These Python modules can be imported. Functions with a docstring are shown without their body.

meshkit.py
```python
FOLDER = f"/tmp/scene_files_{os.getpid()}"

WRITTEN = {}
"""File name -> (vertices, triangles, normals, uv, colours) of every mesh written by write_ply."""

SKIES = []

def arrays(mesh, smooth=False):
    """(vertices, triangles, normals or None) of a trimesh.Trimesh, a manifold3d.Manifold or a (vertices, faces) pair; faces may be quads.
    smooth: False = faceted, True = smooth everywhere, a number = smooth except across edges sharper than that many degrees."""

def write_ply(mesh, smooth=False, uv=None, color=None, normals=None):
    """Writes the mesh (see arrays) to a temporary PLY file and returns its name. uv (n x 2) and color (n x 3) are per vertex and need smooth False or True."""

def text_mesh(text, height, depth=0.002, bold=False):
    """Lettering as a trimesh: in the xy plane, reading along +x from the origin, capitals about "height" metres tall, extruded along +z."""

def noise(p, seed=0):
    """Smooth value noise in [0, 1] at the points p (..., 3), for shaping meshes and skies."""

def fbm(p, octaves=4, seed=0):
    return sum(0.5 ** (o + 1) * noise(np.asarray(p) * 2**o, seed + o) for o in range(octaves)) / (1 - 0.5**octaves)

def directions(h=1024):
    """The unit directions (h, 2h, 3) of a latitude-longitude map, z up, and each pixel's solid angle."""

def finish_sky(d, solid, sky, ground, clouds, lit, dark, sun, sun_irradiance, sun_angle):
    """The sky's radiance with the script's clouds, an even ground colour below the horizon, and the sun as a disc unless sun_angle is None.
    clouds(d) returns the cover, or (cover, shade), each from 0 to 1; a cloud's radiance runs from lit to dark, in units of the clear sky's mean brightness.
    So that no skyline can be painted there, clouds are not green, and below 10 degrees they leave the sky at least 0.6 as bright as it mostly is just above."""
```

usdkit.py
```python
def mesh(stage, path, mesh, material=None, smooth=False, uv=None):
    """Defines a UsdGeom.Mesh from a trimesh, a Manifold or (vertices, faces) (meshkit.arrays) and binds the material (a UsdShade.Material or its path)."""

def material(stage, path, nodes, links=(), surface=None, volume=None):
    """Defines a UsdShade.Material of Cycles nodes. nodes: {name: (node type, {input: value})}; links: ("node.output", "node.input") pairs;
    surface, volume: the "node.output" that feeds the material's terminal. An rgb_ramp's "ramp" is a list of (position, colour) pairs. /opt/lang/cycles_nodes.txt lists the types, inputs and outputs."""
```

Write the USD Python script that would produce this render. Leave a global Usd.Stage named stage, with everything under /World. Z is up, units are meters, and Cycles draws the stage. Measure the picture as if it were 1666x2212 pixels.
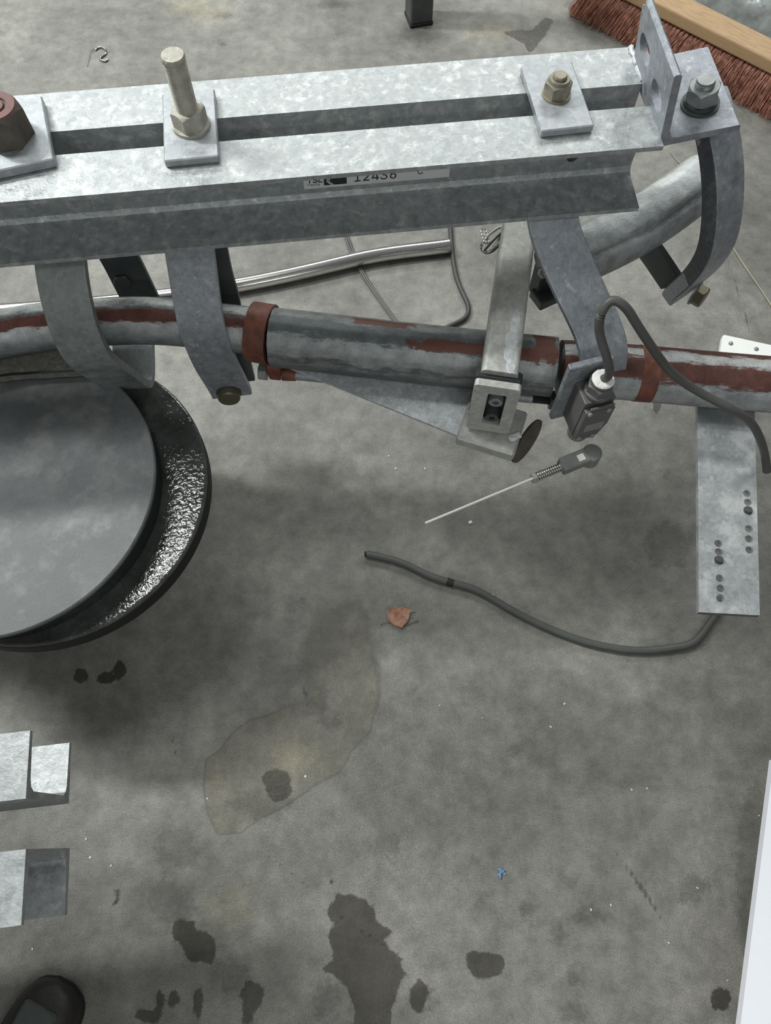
import math, numpy as np, trimesh, shapely, usdkit, meshkit
from shapely.geometry import Polygon, Point, box as sbox
from manifold3d import Manifold, Mesh as MMesh, CrossSection
from pxr import Usd, UsdGeom, UsdLux, UsdShade, Gf, Sdf, Vt

# ------------------------------------------------------------------ camera, light, exposure
stage = Usd.Stage.CreateInMemory()
UsdGeom.SetStageUpAxis(stage, 'Z'); UsdGeom.SetStageMetersPerUnit(stage, 1.0)
UsdGeom.Xform.Define(stage, '/World'); UsdGeom.Scope.Define(stage, '/World/Looks')
CAM_H, FPX, PITCH = 1.42, 1670.0, math.radians(67)
cam = UsdGeom.Camera.Define(stage, '/World/camera')
cam.AddTranslateOp().Set(Gf.Vec3d(0, 0, CAM_H)); cam.AddRotateXOp().Set(23.0)
cam.CreateHorizontalApertureAttr(36.0); cam.CreateFocalLengthAttr(FPX / 1666 * 36.0)
cam.CreateClippingRangeAttr(Gf.Vec2f(0.02, 100)); cam.CreateExposureAttr(0.0)

def rect_light(name, loc, w, h, inten, col=(1, 1, 1), rx=0, rz=0):
    l = UsdLux.RectLight.Define(stage, '/World/' + name)
    l.AddTranslateOp().Set(Gf.Vec3d(*loc)); l.AddRotateZOp().Set(rz); l.AddRotateXOp().Set(rx)
    l.CreateWidthAttr(w); l.CreateHeightAttr(h); l.CreateIntensityAttr(inten); l.CreateColorAttr(Gf.Vec3f(*col))
COOL = (0.97, 1.0, 0.97)
rect_light('ceiling_light', (-1.45, 1.50, 3.9), 1.5, 0.42, 23, COOL)
rect_light('ceiling_light_001', (-3.2, 2.30, 3.9), 1.5, 0.36, 150, COOL)
rect_light('ceiling_light_002', (-0.9, 5.4, 3.9), 5.0, 1.2, 11, COOL)  # oversized unseen panel, widened to broaden the highlight on the polished tube
rect_light('ceiling_light_003', (2.6, 4.6, 3.9), 2.4, 0.6, 18, COOL)
rect_light('ceiling_light_004', (0.6, -1.5, 3.9), 1.6, 0.42, 10, COOL)
rect_light('ceiling_light_005', (0.0, -5.6, 3.9), 5.0, 1.2, 6, COOL)
dome = UsdLux.DomeLight.Define(stage, '/World/ambient_fill')  # even dome fill added for indoor bounce; the room has no sky
dome.CreateIntensityAttr(0.042); dome.CreateColorAttr(Gf.Vec3f(0.95, 1.0, 1.0))

# ------------------------------------------------------------------ helpers
rng = np.random.default_rng(7)
C0 = np.array([0, 0, CAM_H]); CR = np.array([1., 0, 0])
CU = np.array([0, math.sin(PITCH), math.cos(PITCH)]); CW = np.array([0, math.cos(PITCH), -math.sin(PITCH)])
def ray(px, py): return (px - 833) / FPX * CR + (1106 - py) / FPX * CU + CW
def at(px, py, z):                                   # the point of height z seen at a pixel of the photograph
    d = ray(px, py); return C0 + d * ((z - CAM_H) / d[2])
def on_plane(px, py, p0, n):
    d = ray(px, py); n = np.asarray(n, float); return C0 + d * (((np.asarray(p0) - C0) @ n) / (d @ n))
A_B = math.radians(6.5)
BS = np.array([math.cos(A_B), math.sin(A_B), 0]); BT = np.array([-math.sin(A_B), math.cos(A_B), 0]); BZ = np.array([0, 0, 1.])
BO = np.array([0, 0.7475, 0.0])
def B(s, t, z): return BO + s * BS + t * BT + z * BZ
BF = (BS, BT, BZ)
def yaw_frame(deg):
    a = math.radians(deg); return (np.array([math.cos(a), math.sin(a), 0]), np.array([-math.sin(a), math.cos(a), 0]), np.array([0, 0, 1.]))

used = set()
def numbered(parent, name):
    k, n = 0, name
    while (parent, n) in used:
        k += 1; n = f'{name}_{k:03d}'
    used.add((parent, n)); return f'{parent}/{n}'
def tag(p, label=None, cat=None, group=None, kind=None):
    for k, v in (('label', label), ('category', cat), ('group', group), ('kind', kind)):
        if v: p.SetCustomDataByKey(k, v)
def thing(name, label, cat, loc=(0, 0, 0), group=None):
    path = numbered('/World', name); x = UsdGeom.Xform.Define(stage, path)
    x.AddTranslateOp().Set(Gf.Vec3d(*map(float, loc)))
    tag(x.GetPrim(), label, cat, group); return (path, np.array(loc, float))
def tm(m):
    if hasattr(m, 'to_mesh'):
        q = m.to_mesh(); return trimesh.Trimesh(q.vert_properties[:, :3], q.tri_verts, process=False)
    return m
def obj(name, mesh, mat, parent=None, smooth=30, label=None, cat=None, group=None, kind=None, prim=None):
    """one Mesh prim; parent is what thing() or obj() returned; vertices are given in world coordinates"""
    pp, off = parent if parent is not None else ('/World', np.zeros(3))
    m = tm(mesh).copy(); m.vertices = np.asarray(m.vertices) - off
    path = numbered(pp, name)
    u = usdkit.mesh(stage, path, m, '/World/Looks/' + mat, smooth=(True if prim and smooth else smooth))
    if prim:
        for k, a in prim.items():
            UsdGeom.PrimvarsAPI(u).CreatePrimvar(k, Sdf.ValueTypeNames.FloatArray, 'vertex').Set(Vt.FloatArray.FromNumpy(np.asarray(a, np.float32)))
    tag(u.GetPrim(), label, cat, group, kind)
    return (path, off)
def hang(name, mesh, mat, label, cat, group=None, kind=None, smooth=30):
    return obj(name, mesh, mat, None, smooth, label, cat, group, kind)
def cat_(*ms): return trimesh.util.concatenate([tm(m) for m in ms])
def place(mesh, origin, frame):
    m = tm(mesh).copy(); M = np.stack(frame, 1); m.vertices = np.asarray(m.vertices) @ M.T + np.asarray(origin)
    if np.linalg.det(M) < 0: m.invert()
    return m
def mplace(man, origin, frame):                       # Manifold version
    M = np.stack(frame, 1); return man.transform(np.hstack([M, np.asarray(origin, float).reshape(3, 1)]))
def cbox(sx, sy, sz, b=0.001):                        # chamfered box centred on the origin
    pts = []
    for x in (-1, 1):
        for y in (-1, 1):
            for z in (-1, 1):
                h = np.array([sx / 2, sy / 2, sz / 2]) * (x, y, z)
                for k in range(3):
                    q = h - b * np.array([x, y, z]); q[k] = h[k]; pts.append(q)
    return Manifold.hull_points(np.array(pts))
def poly_man(poly, h):                                 # shapely polygon extruded 0..h
    rings = [np.array(poly.exterior.coords)[:-1]] + [np.array(r.coords)[:-1] for r in poly.interiors]
    return Manifold.extrude(CrossSection(rings, fillrule=__import__('manifold3d').FillRule.EvenOdd), h)
def cyl(r, h, n=32, r2=None): return Manifold.cylinder(h, r, r if r2 is None else r2, n)
def ring(r0, r1, h, n=40): return Manifold.cylinder(h, r1, r1, n) - Manifold.cylinder(h * 3, r0, r0, n).translate([0, 0, -h])
def hexagon(af, h, ch=0.18, both=False):               # hex prism with chamfered corners, z 0..h
    R = af / math.sqrt(3)
    p = Manifold.extrude(CrossSection([[(R * math.cos(k * math.pi / 3), R * math.sin(k * math.pi / 3)) for k in range(6)]]), h)
    prof = [(0, 0), (R if not both else af * .5, 0)] + ([(R * 1.02, h * ch)] if both else []) + [(R * 1.02, h * (1 - ch)), (af * .49, h), (0, h)]
    return p ^ Manifold.revolve(CrossSection([prof]), 40)
def hexnut(af, h, d, both=False): return hexagon(af, h, both=both) - cyl(d / 2, h * 3, 28).translate([0, 0, -h])
def lathe(prof, n=40): return Manifold.revolve(CrossSection([prof]), n)
def thread(r, L, pitch, n=28, depth=.09):              # ridged bolt shank z 0..L
    k = max(2, int(L / pitch)); z = np.linspace(0, L, 2 * k + 1); rr = np.where(np.arange(2 * k + 1) % 2 == 0, r * (1 - depth), r)
    prof = [(0, 0)] + list(zip(rr, z)) + [(0, L)]
    return lathe(prof, n)
def smooth_path(pts, n=60):
    pts = np.asarray(pts, float)
    from scipy.interpolate import CubicSpline, PchipInterpolator
    d = np.r_[0, np.cumsum(np.linalg.norm(np.diff(pts, axis=0), axis=1) ** .7)]
    return CubicSpline(d, pts)(np.linspace(0, d[-1], n))
def round_path(pts, r, n=8):                           # polyline with rounded corners
    pts = [np.asarray(p, float) for p in pts]; out = [pts[0]]
    for a, b, c in zip(pts, pts[1:], pts[2:]):
        la, lc = np.linalg.norm(a - b), np.linalg.norm(c - b); q = min(r, la * .48, lc * .48)
        p0, p2 = b + (a - b) / la * q, b + (c - b) / lc * q
        for t in np.linspace(0, 1, n): out.append((1 - t) ** 2 * p0 + 2 * t * (1 - t) * b + t * t * p2)
    out.append(pts[-1]); return np.array(out)
def sweep(path, sect, up=(0, 0, 1), side=None, radii=None):
    """section (n,2) swept along path: x along side, y along normal. Returns trimesh, ang, length per vertex"""
    path = np.asarray(path, float); sect = np.asarray(sect, float); n = len(sect)
    T = np.gradient(path, axis=0); T /= np.linalg.norm(T, axis=1, keepdims=True)
    if side is not None:
        S = np.asarray(side, float) - (T @ np.asarray(side, float))[:, None] * T
    else:
        S = np.cross(T, np.broadcast_to(np.asarray(up, float), T.shape))
    S /= np.linalg.norm(S, axis=1, keepdims=True); N = np.cross(S, T)
    k = np.ones(len(path)) if radii is None else np.asarray(radii)
    V = path[:, None] + k[:, None, None] * (sect[None, :, :1] * S[:, None] + sect[None, :, 1:] * N[:, None])
    i, j = np.meshgrid(np.arange(len(path) - 1), np.arange(n), indexing='ij'); j2 = (j + 1) % n
    F = np.concatenate([np.stack([i * n + j, i * n + j2, (i + 1) * n + j2], -1).reshape(-1, 3), np.stack([i * n + j, (i + 1) * n + j2, (i + 1) * n + j], -1).reshape(-1, 3)])
    V = V.reshape(-1, 3); m0 = len(V); L = np.r_[0, np.cumsum(np.linalg.norm(np.diff(path, axis=0), axis=1))]
    ang = np.tile(np.arctan2(sect[:, 0], sect[:, 1]), len(path)); ln = np.repeat(L, n)
    c0, c1 = V[:n].copy(), V[m0 - n:m0].copy()
    V = np.vstack([V, c0, c1, c0.mean(0), c1.mean(0)])
    r = np.arange(n); r2 = (r + 1) % n
    F = np.vstack([F, np.stack([np.full(n, m0 + 2 * n), m0 + r2, m0 + r], 1), np.stack([np.full(n, m0 + 2 * n + 1), m0 + n + r, m0 + n + r2], 1)])
    ang = np.r_[ang, ang[:n], ang[-n:], 0, 0]; ln = np.r_[ln, ln[:n], ln[-n:], 0, L[-1]]
    m = trimesh.Trimesh(V, F, process=False)
    if m.volume < 0: m.invert()
    return m, ang, ln
def circ(r, n=20): a = np.arange(n) * 2 * np.pi / n; return np.stack([r * np.cos(a), r * np.sin(a)], 1)
def wire(pts, r, n=10, k=60, rounded=None): return sweep(smooth_path(pts, k) if rounded is None else round_path(pts, rounded), circ(r, n), up=(.13, .31, .9))[0]
def rrect(w, h, b, n=1):
    p = sbox(-w / 2 + b, -h / 2 + b, w / 2 - b, h / 2 - b).buffer(b, quad_segs=n); return np.array(p.exterior.coords)[:-1][::-1]
def flatbar(path, side, w, th, b=.0018): return sweep(path, rrect(w, th, b, 2), side=side)[0]
def lumpy(m, amp, freq, seed=0, sub=0):
    m = tm(m).copy()
    for _ in range(sub): m = m.subdivide()
    m.merge_vertices(); n = m.vertex_normals
    m.vertices = m.vertices + n * ((meshkit.fbm(m.vertices * freq, 3, seed) - .5) * 2 * amp)[:, None]; return m

# ------------------------------------------------------------------ materials
def mat(name, nodes, links=(), surface='p.BSDF', **kw): usdkit.material(stage, '/World/Looks/' + name, nodes, list(links), surface=surface, **kw)
def plain(name, col, rough=.5, metal=0., bump=0., bscale=200., vary=.12, vscale=30., **kw):
    c = np.array(col)
    nodes = {'g': ('geometry', {}), 'n': ('noise_texture', {'scale': vscale, 'detail': 5., 'roughness': .6}),
             'r': ('rgb_ramp', {'ramp': [(.3, tuple(c * (1 - vary))), (.7, tuple(c * (1 + vary)))]}),
             'p': ('principled_bsdf', {'roughness': rough, 'metallic': metal, **kw})}
    links = [('g.position', 'n.vector'), ('n.fac', 'r.fac'), ('r.color', 'p.base_color')]
    if bump:
        nodes['n2'] = ('noise_texture', {'scale': bscale, 'detail': 4.}); nodes['b'] = ('bump', {'strength': 1., 'distance': bump})
        links += [('g.position', 'n2.vector'), ('n2.fac', 'b.height'), ('b.normal', 'p.normal')]
    mat(name, nodes, links)
def galv(name, dark, light, blotch=None, bl=(.6, .68), scale=45., spangle=160., rough=(.38, .6), metal=.55, bump=.0006, bscale=260., bmix=.8):
    """hot-dip zinc: cloudy grey, faint crystals, uneven sheen, paler chalky bloom"""
    nodes = {'g': ('geometry', {}), 'n': ('noise_texture', {'scale': scale, 'detail': 7., 'roughness': .62}),
             'r': ('rgb_ramp', {'ramp': [(.32, dark), (.68, light)]}),
             'v': ('voronoi_texture', {'scale': spangle}), 'vb': ('rgb_to_bw', {}), 'vm': ('map_range', {'to_min': .86, 'to_max': 1.14}),
             'vc': ('combine_color', {}), 'm': ('mix_color', {'blend_type': 'multiply', 'fac': 1.}),
             'rm': ('map_range', {'from_min': .35, 'from_max': .65, 'to_min': rough[0], 'to_max': rough[1], 'clamp': True}),
             'n2': ('noise_texture', {'scale': bscale, 'detail': 5., 'roughness': .6}), 'b': ('bump', {'strength': 1., 'distance': bump}),
             'n3': ('noise_texture', {'scale': scale * 1.1, 'detail': 8., 'roughness': .7}), 'off': ('vector_math', {'math_type': 'add', 'vector2': (3.1, 7.7, 1.3)}),
             'p': ('principled_bsdf', {'metallic': metal})}
    links = [('g.position', 'n.vector'), ('g.position', 'v.vector'), ('g.position', 'n2.vector'), ('n.fac', 'r.fac'), ('v.color', 'vb.color'), ('vb.val', 'vm.value'),
             ('vm.result', 'vc.r'), ('vm.result', 'vc.g'), ('vm.result', 'vc.b'), ('r.color', 'm.a'), ('vc.color', 'm.b'),
             ('n.fac', 'rm.value'), ('rm.result', 'p.roughness'), ('n2.fac', 'b.height'), ('b.normal', 'p.normal'), ('g.position', 'off.vector1'), ('off.vector', 'n3.vector')]
    if blotch is None: links.append(('m.result', 'p.base_color'))
    else:
        nodes['t'] = ('map_range', {'from_min': bl[0], 'from_max': bl[1], 'to_min': 0., 'to_max': bmix, 'clamp': True}); nodes['m2'] = ('mix_color', {'b': blotch})
        links += [('n3.fac', 't.value'), ('t.result', 'm2.fac'), ('m.result', 'm2.a'), ('m2.result', 'p.base_color')]
    mat(name, nodes, links)
galv('zinc_beam', (.33, .355, .365), (.47, .49, .495), (.66, .67, .665), (.52, .66), scale=60, rough=(.34, .58), bump=.0005)
galv('zinc_plate', (.36, .385, .41), (.46, .48, .50), rough=(.45, .6), bump=.0003)
galv('zinc_drilled', (.36, .385, .40), (.46, .48, .49), (.66, .67, .68), (.50, .62), scale=22, rough=(.45, .6), bump=.0003)
galv('zinc_low', (.29, .31, .32), (.40, .415, .42), (.52, .53, .53), (.52, .66), scale=60, rough=(.42, .6), bump=.0004)
galv('zinc_bar', (.27, .29, .325), (.40, .42, .455), (.55, .57, .60), (.57, .66), scale=60, rough=(.45, .62), bump=.0005)
galv('shaded_edge', (.07, .075, .085), (.14, .15, .165), (.22, .23, .25), (.56, .66), scale=90, rough=(.5, .7), metal=.3, bump=.0010)  # darker zinc carrying the shade of the hook's inner face
galv('zinc_dull', (.22, .245, .24), (.33, .35, .35), rough=(.5, .68), bump=.0004)
galv('zinc_arm', (.42, .42, .395), (.56, .56, .53), (.70, .71, .70), (.6, .7), rough=(.5, .65), metal=.3, bump=.0003)
galv('zinc_white', (.50, .52, .54), (.62, .64, .66), (.75, .78, .82), (.5, .62), scale=70, rough=(.5, .65), metal=.3)
galv('zinc_wheel', (.12, .128, .132), (.21, .218, .222), (.29, .295, .295), (.5, .7), scale=16, spangle=900, rough=(.58, .7), metal=.2, bump=.0002)
plain('black_steel', (.045, .05, .052), .5, .4, .0003)
plain('dark_steel', (.10, .108, .11), .5, .5, .0003)
plain('bolt_olive', (.30, .275, .215), .5, .5, .0004, 150, .25, 60)
plain('bolt_grey', (.30, .315, .315), .45, .6, .0003, 200, .2, 60)
plain('bolt_brass', (.16, .145, .10), .45, .6)
plain('rod_flake', (.46, .44, .385), .65, .25, .0008, 220, .25, 70)
plain('cap_red', (.17, .085, .08), .6, .1, .0003)
plain('nut_brown', (.13, .115, .095), .55, .4, .0006, 120, .3, 50)
plain('rust_paint', (.165, .055, .035), .55, 0., .0006, 150, .45, 45)
plain('switch_grey', (.135, .13, .132), .5, .1, .00015, 500, .06, 80)
plain('switch_label', (.26, .255, .26), .45, 0.)
plain('white_paint', (.78, .78, .75), .6, 0., .0008, 160, .1, 60)
plain('tan_metal', (.40, .38, .345), .45, .5)
plain('lever_grey', (.22, .225, .21), .5, .2)
plain('bright_steel', (.62, .62, .60), .18, 1.)
plain('rod_bright', (.78, .78, .75), .35, .35, vary=.03)
plain('polished_steel', (.78, .77, .74), .22, 1., vary=.03)
plain('cable_grey', (.085, .085, .08), .5, 0., .0001)
plain('cable_dark', (.045, .045, .042), .5, 0.)
plain('cable_olive', (.075, .08, .072), .5, 0., .0001)
plain('rubber_black', (.012, .011, .011), .65, 0., .0004)
plain('shoe_leather', (.022, .019, .018), .5, 0., .0006, 180)
plain('shoe_cap', (.05, .062, .06), .55, 0., .0006, 260)
plain('white_sheet', (.86, .87, .93), .45, 0., vary=.01)
plain('white_plastic', (.80, .81, .79), .4, 0., vary=.03)
plain('sticker_white', (.88, .89, .88), .35, 0., vary=.03)
plain('print_black', (.02, .02, .022), .5, 0.)
plain('print_grey', (.16, .165, .165), .5, 0.)
plain('straw', (.38, .34, .25), .7)
plain('crumb', (.62, .62, .58), .8)
plain('blue_scrap', (.16, .27, .42), .6)
plain('added_batten', (.35, .25, .15), .7)
plain('grey_film', (.34, .37, .37), .3, .1, .003, 40, .35, 22)
mat('bristle', {'o': ('geometry', {}), 'n': ('noise_texture', {'scale': 60., 'detail': 3.}), 'r': ('rgb_ramp', {'ramp': [(.3, (.22, .085, .055)), (.7, (.52, .25, .18))]}),
    'p': ('principled_bsdf', {'roughness': .6})}, [('o.position', 'n.vector'), ('n.fac', 'r.fac'), ('r.color', 'p.base_color')])
mat('wood', {'g': ('geometry', {}), 'mp': ('mapping', {'scale': (9., 9., 60.), 'rotation': (0., 0., .66)}), 'mp2': ('mapping', {'scale': (4., 55., 55.)}), 'n': ('noise_texture', {'scale': 1., 'detail': 6., 'roughness': .6}),
    'r': ('rgb_ramp', {'ramp': [(.3, (.28, .17, .085)), (.5, (.42, .275, .15)), (.75, (.52, .36, .21))]}), 'p': ('principled_bsdf', {'roughness': .6})},
    [('g.position', 'mp.vector'), ('mp.vector', 'mp2.vector'), ('mp2.vector', 'n.vector'), ('n.fac', 'r.fac'), ('r.color', 'p.base_color')])
mat('leaf', {'g': ('geometry', {}), 'n': ('noise_texture', {'scale': 90., 'detail': 5.}), 'r': ('rgb_ramp', {'ramp': [(.3, (.33, .15, .09)), (.55, (.55, .30, .21)), (.8, (.62, .38, .28))]}),
    'p': ('principled_bsdf', {'roughness': .6}), 't': ('translucent_bsdf', {'color': (.45, .22, .13)}), 'x': ('mix_closure', {'fac': .25})},
    [('g.position', 'n.vector'), ('n.fac', 'r.fac'), ('r.color', 'p.base_color'), ('p.BSDF', 'x.closure1'), ('t.BSDF', 'x.closure2')], surface='x.closure')
# wet, pitted casting of the wheel flange
mat('wet_flange', {'g': ('geometry', {}), 'n': ('noise_texture', {'scale': 130., 'detail': 3., 'roughness': .45, 'distortion': .6}), 'b': ('bump', {'strength': 1., 'distance': .0013}),
    'n2': ('noise_texture', {'scale': 30., 'detail': 4.}), 'r': ('rgb_ramp', {'ramp': [(.35, (.065, .068, .062)), (.7, (.125, .13, .125))]}),
    'p': ('principled_bsdf', {'roughness': .06, 'metallic': .2, 'specular_ior_level': 1.})},
    [('g.position', 'n.vector'), ('n.fac', 'b.height'), ('b.normal', 'p.normal'), ('g.position', 'n2.vector'), ('n2.fac', 'r.fac'), ('r.color', 'p.base_color')])
# tubes: bands of primer and bare zinc around the tube, from the angle around it
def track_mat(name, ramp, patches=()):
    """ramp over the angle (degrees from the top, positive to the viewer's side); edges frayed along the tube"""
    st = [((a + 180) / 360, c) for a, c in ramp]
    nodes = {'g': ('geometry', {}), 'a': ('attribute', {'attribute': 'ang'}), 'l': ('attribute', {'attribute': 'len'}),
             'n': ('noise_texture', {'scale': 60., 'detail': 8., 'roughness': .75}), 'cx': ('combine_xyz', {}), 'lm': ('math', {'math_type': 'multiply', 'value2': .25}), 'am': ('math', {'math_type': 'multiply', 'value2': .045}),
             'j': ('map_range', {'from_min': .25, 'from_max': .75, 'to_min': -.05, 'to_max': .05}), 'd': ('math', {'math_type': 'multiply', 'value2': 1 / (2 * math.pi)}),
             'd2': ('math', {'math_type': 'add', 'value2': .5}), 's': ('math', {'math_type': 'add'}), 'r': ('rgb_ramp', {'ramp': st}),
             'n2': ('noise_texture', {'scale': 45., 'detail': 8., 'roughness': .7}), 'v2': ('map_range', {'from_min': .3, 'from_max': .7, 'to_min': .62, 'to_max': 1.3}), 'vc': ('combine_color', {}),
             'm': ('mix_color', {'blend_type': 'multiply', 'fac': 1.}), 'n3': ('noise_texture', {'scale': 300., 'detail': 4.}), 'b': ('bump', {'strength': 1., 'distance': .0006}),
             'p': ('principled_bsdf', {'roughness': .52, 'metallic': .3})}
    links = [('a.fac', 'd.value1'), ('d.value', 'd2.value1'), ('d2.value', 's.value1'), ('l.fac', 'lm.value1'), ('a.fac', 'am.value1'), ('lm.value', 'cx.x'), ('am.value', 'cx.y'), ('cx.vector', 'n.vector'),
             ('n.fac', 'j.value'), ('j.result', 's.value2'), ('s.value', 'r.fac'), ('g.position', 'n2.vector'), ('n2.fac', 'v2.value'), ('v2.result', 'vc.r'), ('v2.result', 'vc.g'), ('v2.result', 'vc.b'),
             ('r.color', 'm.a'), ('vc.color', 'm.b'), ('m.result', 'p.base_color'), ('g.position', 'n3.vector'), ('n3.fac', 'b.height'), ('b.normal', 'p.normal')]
    last_ = 'm.result'
    for i, (l0, l1, a0, a1) in enumerate(patches):      # torn patches of primer
        P_ = f'q{i}'
        nodes.update({P_ + 'n': ('noise_texture', {'scale': 38., 'detail': 8., 'roughness': .7}), P_ + 'lc': ('math', {'math_type': 'subtract', 'value2': (l0 + l1) / 2}), P_ + 'la': ('math', {'math_type': 'absolute'}), P_ + 'ld': ('math', {'math_type': 'divide', 'value2': (l1 - l0) / 2}),
                      P_ + 'ac': ('math', {'math_type': 'subtract', 'value2': math.radians((a0 + a1) / 2)}), P_ + 'aa': ('math', {'math_type': 'absolute'}), P_ + 'ad': ('math', {'math_type': 'divide', 'value2': math.radians((a1 - a0) / 2)}),
                      P_ + 'mx': ('math', {'math_type': 'maximum'}), P_ + 'nj': ('map_range', {'from_min': .3, 'from_max': .7, 'to_min': -.38, 'to_max': .38}), P_ + 'ad2': ('math', {'math_type': 'add'}),
                      P_ + 'm': ('map_range', {'from_min': .9, 'from_max': 1.02, 'to_min': .95, 'to_max': 0., 'clamp': True}), P_ + 'x': ('mix_color', {'b': (.135, .05, .036)})})
        links += [('g.position', P_ + 'n.vector'), ('l.fac', P_ + 'lc.value1'), (P_ + 'lc.value', P_ + 'la.value1'), (P_ + 'la.value', P_ + 'ld.value1'), ('a.fac', P_ + 'ac.value1'), (P_ + 'ac.value', P_ + 'aa.value1'), (P_ + 'aa.value', P_ + 'ad.value1'),
                  (P_ + 'ld.value', P_ + 'mx.value1'), (P_ + 'ad.value', P_ + 'mx.value2'), (P_ + 'n.fac', P_ + 'nj.value'), (P_ + 'nj.result', P_ + 'ad2.value1'), (P_ + 'mx.value', P_ + 'ad2.value2'), (P_ + 'ad2.value', P_ + 'm.value'), (P_ + 'm.result', P_ + 'x.fac'), (last_, P_ + 'x.a')]
        last_ = P_ + 'x.result'
    links = [(last_, b) if b == 'p.base_color' else (a, b) for a, b in links]
    mat(name, nodes, links)
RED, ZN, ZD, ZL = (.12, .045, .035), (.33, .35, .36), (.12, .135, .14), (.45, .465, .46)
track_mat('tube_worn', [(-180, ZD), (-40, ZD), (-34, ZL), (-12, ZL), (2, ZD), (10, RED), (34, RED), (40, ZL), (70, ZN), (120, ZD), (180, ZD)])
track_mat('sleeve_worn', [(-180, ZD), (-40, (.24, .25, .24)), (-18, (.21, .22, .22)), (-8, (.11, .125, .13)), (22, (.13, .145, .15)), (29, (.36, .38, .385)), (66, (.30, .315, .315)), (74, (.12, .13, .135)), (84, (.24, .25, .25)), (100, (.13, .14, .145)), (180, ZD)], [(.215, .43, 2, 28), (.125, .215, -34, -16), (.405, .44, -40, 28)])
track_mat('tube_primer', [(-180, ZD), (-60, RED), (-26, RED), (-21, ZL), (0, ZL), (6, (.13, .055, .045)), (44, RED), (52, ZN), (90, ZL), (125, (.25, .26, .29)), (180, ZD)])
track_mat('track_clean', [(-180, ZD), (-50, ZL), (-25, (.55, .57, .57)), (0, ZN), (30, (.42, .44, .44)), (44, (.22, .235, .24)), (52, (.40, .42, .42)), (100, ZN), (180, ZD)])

# ------------------------------------------------------------------ floor, with outlines of stains and painted shade as fields on its mesh
def px_poly(pts, z=0.0, grow=1.0):
    return Polygon([tuple(at(x, y, z)[:2]) for x, y in pts]).buffer(0)
def px_blob(x, y, r, ry=None, seed=0, rough=.18):
    g = np.random.default_rng(seed + int(x * 7 + y)); a = np.linspace(0, 2 * np.pi, 28, endpoint=False)
    k = 1 + rough * sum(g.normal() * np.cos(m * a + g.uniform(0, 6.28)) / m for m in range(2, 7))
    return px_poly([(x + r * k[i] * math.cos(a[i]), y + (ry or r) * k[i] * math.sin(a[i])) for i in range(28)])
gx = np.arange(-1.30, 1.3001, .0065); gy = np.arange(-.50, 2.4001, .0065)
GX, GY = np.meshgrid(gx, gy); gp = shapely.points(GX.ravel(), GY.ravel())
def field(polys, soft, fade=None):                                # 1 well inside, 0 at the outline and beyond; soft in metres
    out = np.full(GX.size, -1.0)
    for p in polys:
        x0, y0, x1, y1 = p.bounds; near = (GX.ravel() > x0 - .06) & (GX.ravel() < x1 + .06) & (GY.ravel() > y0 - .06) & (GY.ravel() < y1 + .06)
        idx = np.nonzero(near)[0]
        if not len(idx): continue
        sf = soft if fade is None else soft + .6 * np.exp(-(np.hypot(GX.ravel()[idx] - fade[0], GY.ravel()[idx] - fade[1]) / .075) ** 2)
        d = shapely.distance(p.exterior, gp[idx]); ins = shapely.contains(p, gp[idx])
        out[idx] = np.maximum(out[idx], np.clip(np.where(ins, d, -d) / sf, -1, 1))
    return out
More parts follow.
